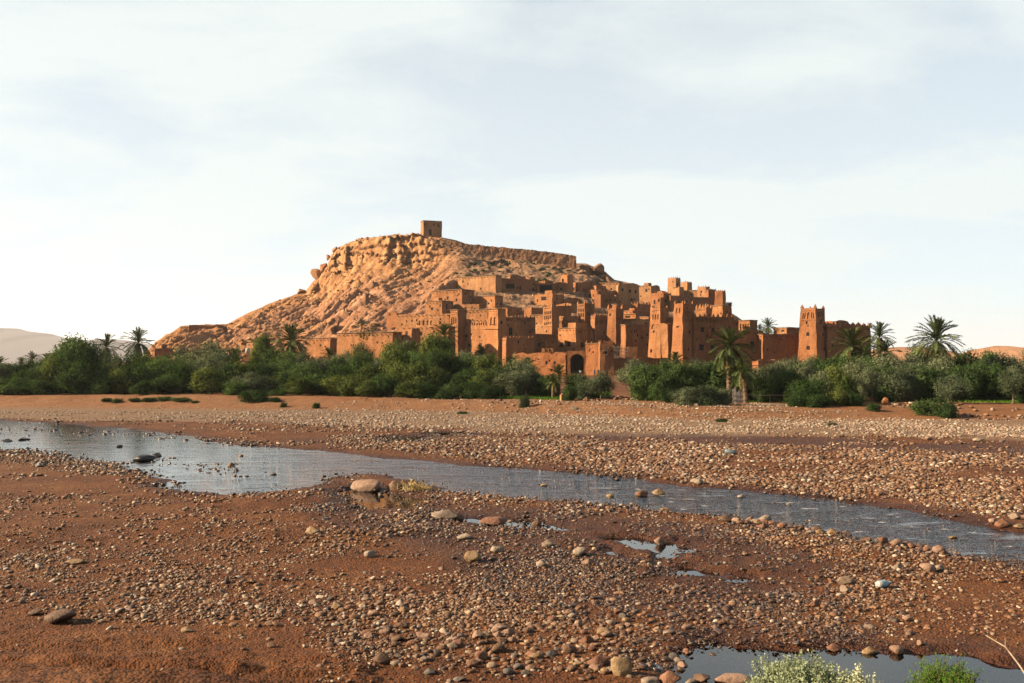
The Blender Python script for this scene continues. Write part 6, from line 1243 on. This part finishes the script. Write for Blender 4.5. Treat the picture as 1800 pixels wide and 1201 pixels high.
# debris on the riverbed
p = at(727, 862); root = empty('driftwood_clump', p); tag(root, 'pale yellow dry plant clump caught behind the two boulders', 'debris'); dm = MB(); rr = random.Random(4); s = p.y / F
for i in range(90):
    a_ = rr.uniform(0, 6.28); b_ = Vector((rr.gauss(0, 10 * s), rr.gauss(0, .15), 0)); t_ = b_ + Vector((rr.gauss(0, 9 * s), rr.gauss(0, .2), abs(rr.gauss(10 * s, 5 * s)))); dm.tube([b_, b_.lerp(t_, .5) + Vector((rr.gauss(0, .08), 0, .1)), t_], [.014, .01, .006], 3, False)
m = NM('dry_straw'); m.princ(m.ramp(m.noise(3, 3), [(.3, (.40, .27, .09)), (.7, (.68, .52, .24))]), .85, None, .2, .4); STRAW = m.m
obj('straw', dm.mesh('straw', STRAW, weld=False), root)
def bottle(px, py, label, body, lab_, s0=1.0, rz=.6):
    p = at(px, py); root = empty('plastic_bottle', p); tag(root, label, 'bottle'); mb = MB(); L = .34 * s0
    mb.tube([(-L, 0, .09), (-L * .95, 0, .09), (L * .35, 0, .095), (L * .7, 0, .10), (L * .95, 0, .10)], [.05, .085, .085, .035, .03], 12); obj('body', mb.mesh('body', body, weld=False, smooth=True), root)
    mb = MB(); mb.tube([(-L * .5, 0, .092), (L * .1, 0, .094)], .088, 12, False); obj('label_band', mb.mesh('label_band', lab_, weld=False, smooth=True), root)
    mb = MB(); mb.tube([(L * .95, 0, .10), (L * 1.12, 0, .10)], .036, 10); obj('cap', mb.mesh('cap', lab_, weld=False), root); root.rotation_euler.z = rz
m = NM('milky_plastic'); m.princ((.45, .46, .46), .4, None, .5, .4); PLA = m.m
m = NM('blue_plastic'); m.princ((.28, .50, .62), .4, None, .5, .4); BLU = m.m
m = NM('grey_plastic'); m.princ((.20, .24, .28), .5, None, .3, .3); GRP = m.m
bottle(1553, 1034, 'crushed clear plastic bottle with pale blue band on right mud', PLA, BLU, .55, .5)
p = at(1284, 799); root = empty('grey_canister', p); tag(root, 'blue grey canister lying on the far gravel bar', 'canister'); mb = MB(); mb.tube([(-.34, 0, .14), (-.31, 0, .14), (.24, .0, .13), (.29, 0, .13)], [.10, .15, .15, .10], 14); obj('body', mb.mesh('body', GRP, weld=False, smooth=True), root); mb = MB(); mb.tube([(.29, 0, .13), (.37, 0, .125)], .045, 8); obj('cap', mb.mesh('cap', GRP, weld=False), root); root.rotation_euler = (0, .12, -.3)
# dry stick in the bottom right corner
a, b = W(1733, 1117, 16.8), W(1812, 1200, 15.0); mb = MB(); mb.tube([Vector((0, 0, 0)), (b - a) * .35 + Vector((.08, 0, .06)), (b - a) * .7 + Vector((.05, 0, .03)), b - a], [.006, .010, .013, .017], 6); mb.tube([(b - a) * .35 + Vector((.08, 0, .06)), (b - a) * .2 + Vector((.18, 0, .12))], [.006, .003], 5); tag(obj('dry_stick', mb.mesh('dry_stick', PWOOD, weld=False), None, a), 'thin pale dry stick leaning in the bottom right corner', 'stick')

# ------------------------------------------------------------------ people at the gate
def person(p, label, shirt, trousers, hgt=1.72, face=0.0, sit=False, skin=(.30, .17, .11)):
    root = empty('person', p); tag(root, label, 'person'); root.rotation_euler.z = face; k = hgt / 1.72
    if sit: J = {'pel': (0, 0, .22), 'che': (0, .05, .62), 'nk': (0, .05, .80), 'hd': (0, .02, .97), 'kl': (.14, -.42, .48), 'kr': (-.14, -.42, .48), 'fl': (.15, -.5, .06), 'fr': (-.15, -.5, .06), 'sl': (.19, .05, .72), 'sr': (-.19, .05, .72), 'el': (.27, -.1, .5), 'er': (-.27, -.1, .5), 'hl': (.16, -.35, .5), 'hr': (-.16, -.35, .5)}
    else: J = {'pel': (0, 0, .93), 'che': (0, 0, 1.28), 'nk': (0, 0, 1.47), 'hd': (0, -.02, 1.60), 'kl': (.10, -.02, .50), 'kr': (-.11, .03, .50), 'fl': (.12, -.01, .06), 'fr': (-.12, .05, .06), 'sl': (.19, 0, 1.40), 'sr': (-.19, 0, 1.40), 'el': (.25, .03, 1.12), 'er': (-.25, .02, 1.12), 'hl': (.24, -.06, .86), 'hr': (-.25, -.05, .86)}
    names = list(J); E = [('pel', 'che'), ('che', 'nk'), ('nk', 'hd'), ('pel', 'kl'), ('kl', 'fl'), ('pel', 'kr'), ('kr', 'fr'), ('che', 'sl'), ('sl', 'el'), ('el', 'hl'), ('che', 'sr'), ('sr', 'er'), ('er', 'hr')]
    rad = {'pel': .14, 'che': .16, 'nk': .06, 'hd': .105, 'kl': .07, 'kr': .07, 'fl': .05, 'fr': .05, 'sl': .075, 'sr': .075, 'el': .05, 'er': .05, 'hl': .035, 'hr': .035}
    me = bpy.data.meshes.new('body'); me.from_pydata([tuple(c * k for c in J[n]) for n in names], [(names.index(a), names.index(b)) for a, b in E], []); o = bpy.data.objects.new('body', me); link(o, root)
    md = o.modifiers.new('skin', 'SKIN'); 
    for i, n in enumerate(names): me.skin_vertices[0].data[i].radius = (rad[n] * k, rad[n] * k); me.skin_vertices[0].data[i].use_root = n == 'pel'
    o.modifiers.new('sub', 'SUBSURF').levels = 2
    m = NM('clothes'); sp3 = m.n('ShaderNodeSeparateXYZ'); tc3 = m.n('ShaderNodeTexCoord'); m.set(sp3.inputs[0], tc3.outputs['Object']); zt = 1.46 * k if not sit else .8 * k; zw = .9 * k if not sit else .34
    col = m.mix(m.math('GREATER_THAN', sp3.outputs[2], zw), trousers, shirt); col = m.mix(m.math('GREATER_THAN', sp3.outputs[2], zt), col, skin); m.princ(col, .9, None, .2, .45); me.materials.append(m.m)
    hb_ = MB(); hc = Vector(J['hd']) * k; hb_.tube([hc + Vector((0, .015, .0)), hc + Vector((0, .02, .07)), hc + Vector((0, .02, .125))], [.112, .112, .05], 10); obj('hair', hb_.mesh('hair', WOOD, weld=False, smooth=True), root)
q = W(1019.5, 656.5, GY + 1.2); person(q, 'person in white sitting inside the arched gateway', (.75, .72, .68), (.55, .5, .45), face=.3, sit=True)
for px, lb, sh, tr_ in ((1045, 'person in blue standing by the gate tower', (.10, .22, .42), (.06, .07, .1)), (1052, 'person in black standing nearest the gate tower corner', (.02, .02, .022), (.02, .02, .022))):
    D = 226; person(Vector(((px - CX) / F * D, D, gz((px - CX) / F * D, D))), lb, sh, tr_, face=random.uniform(-.6, .6))
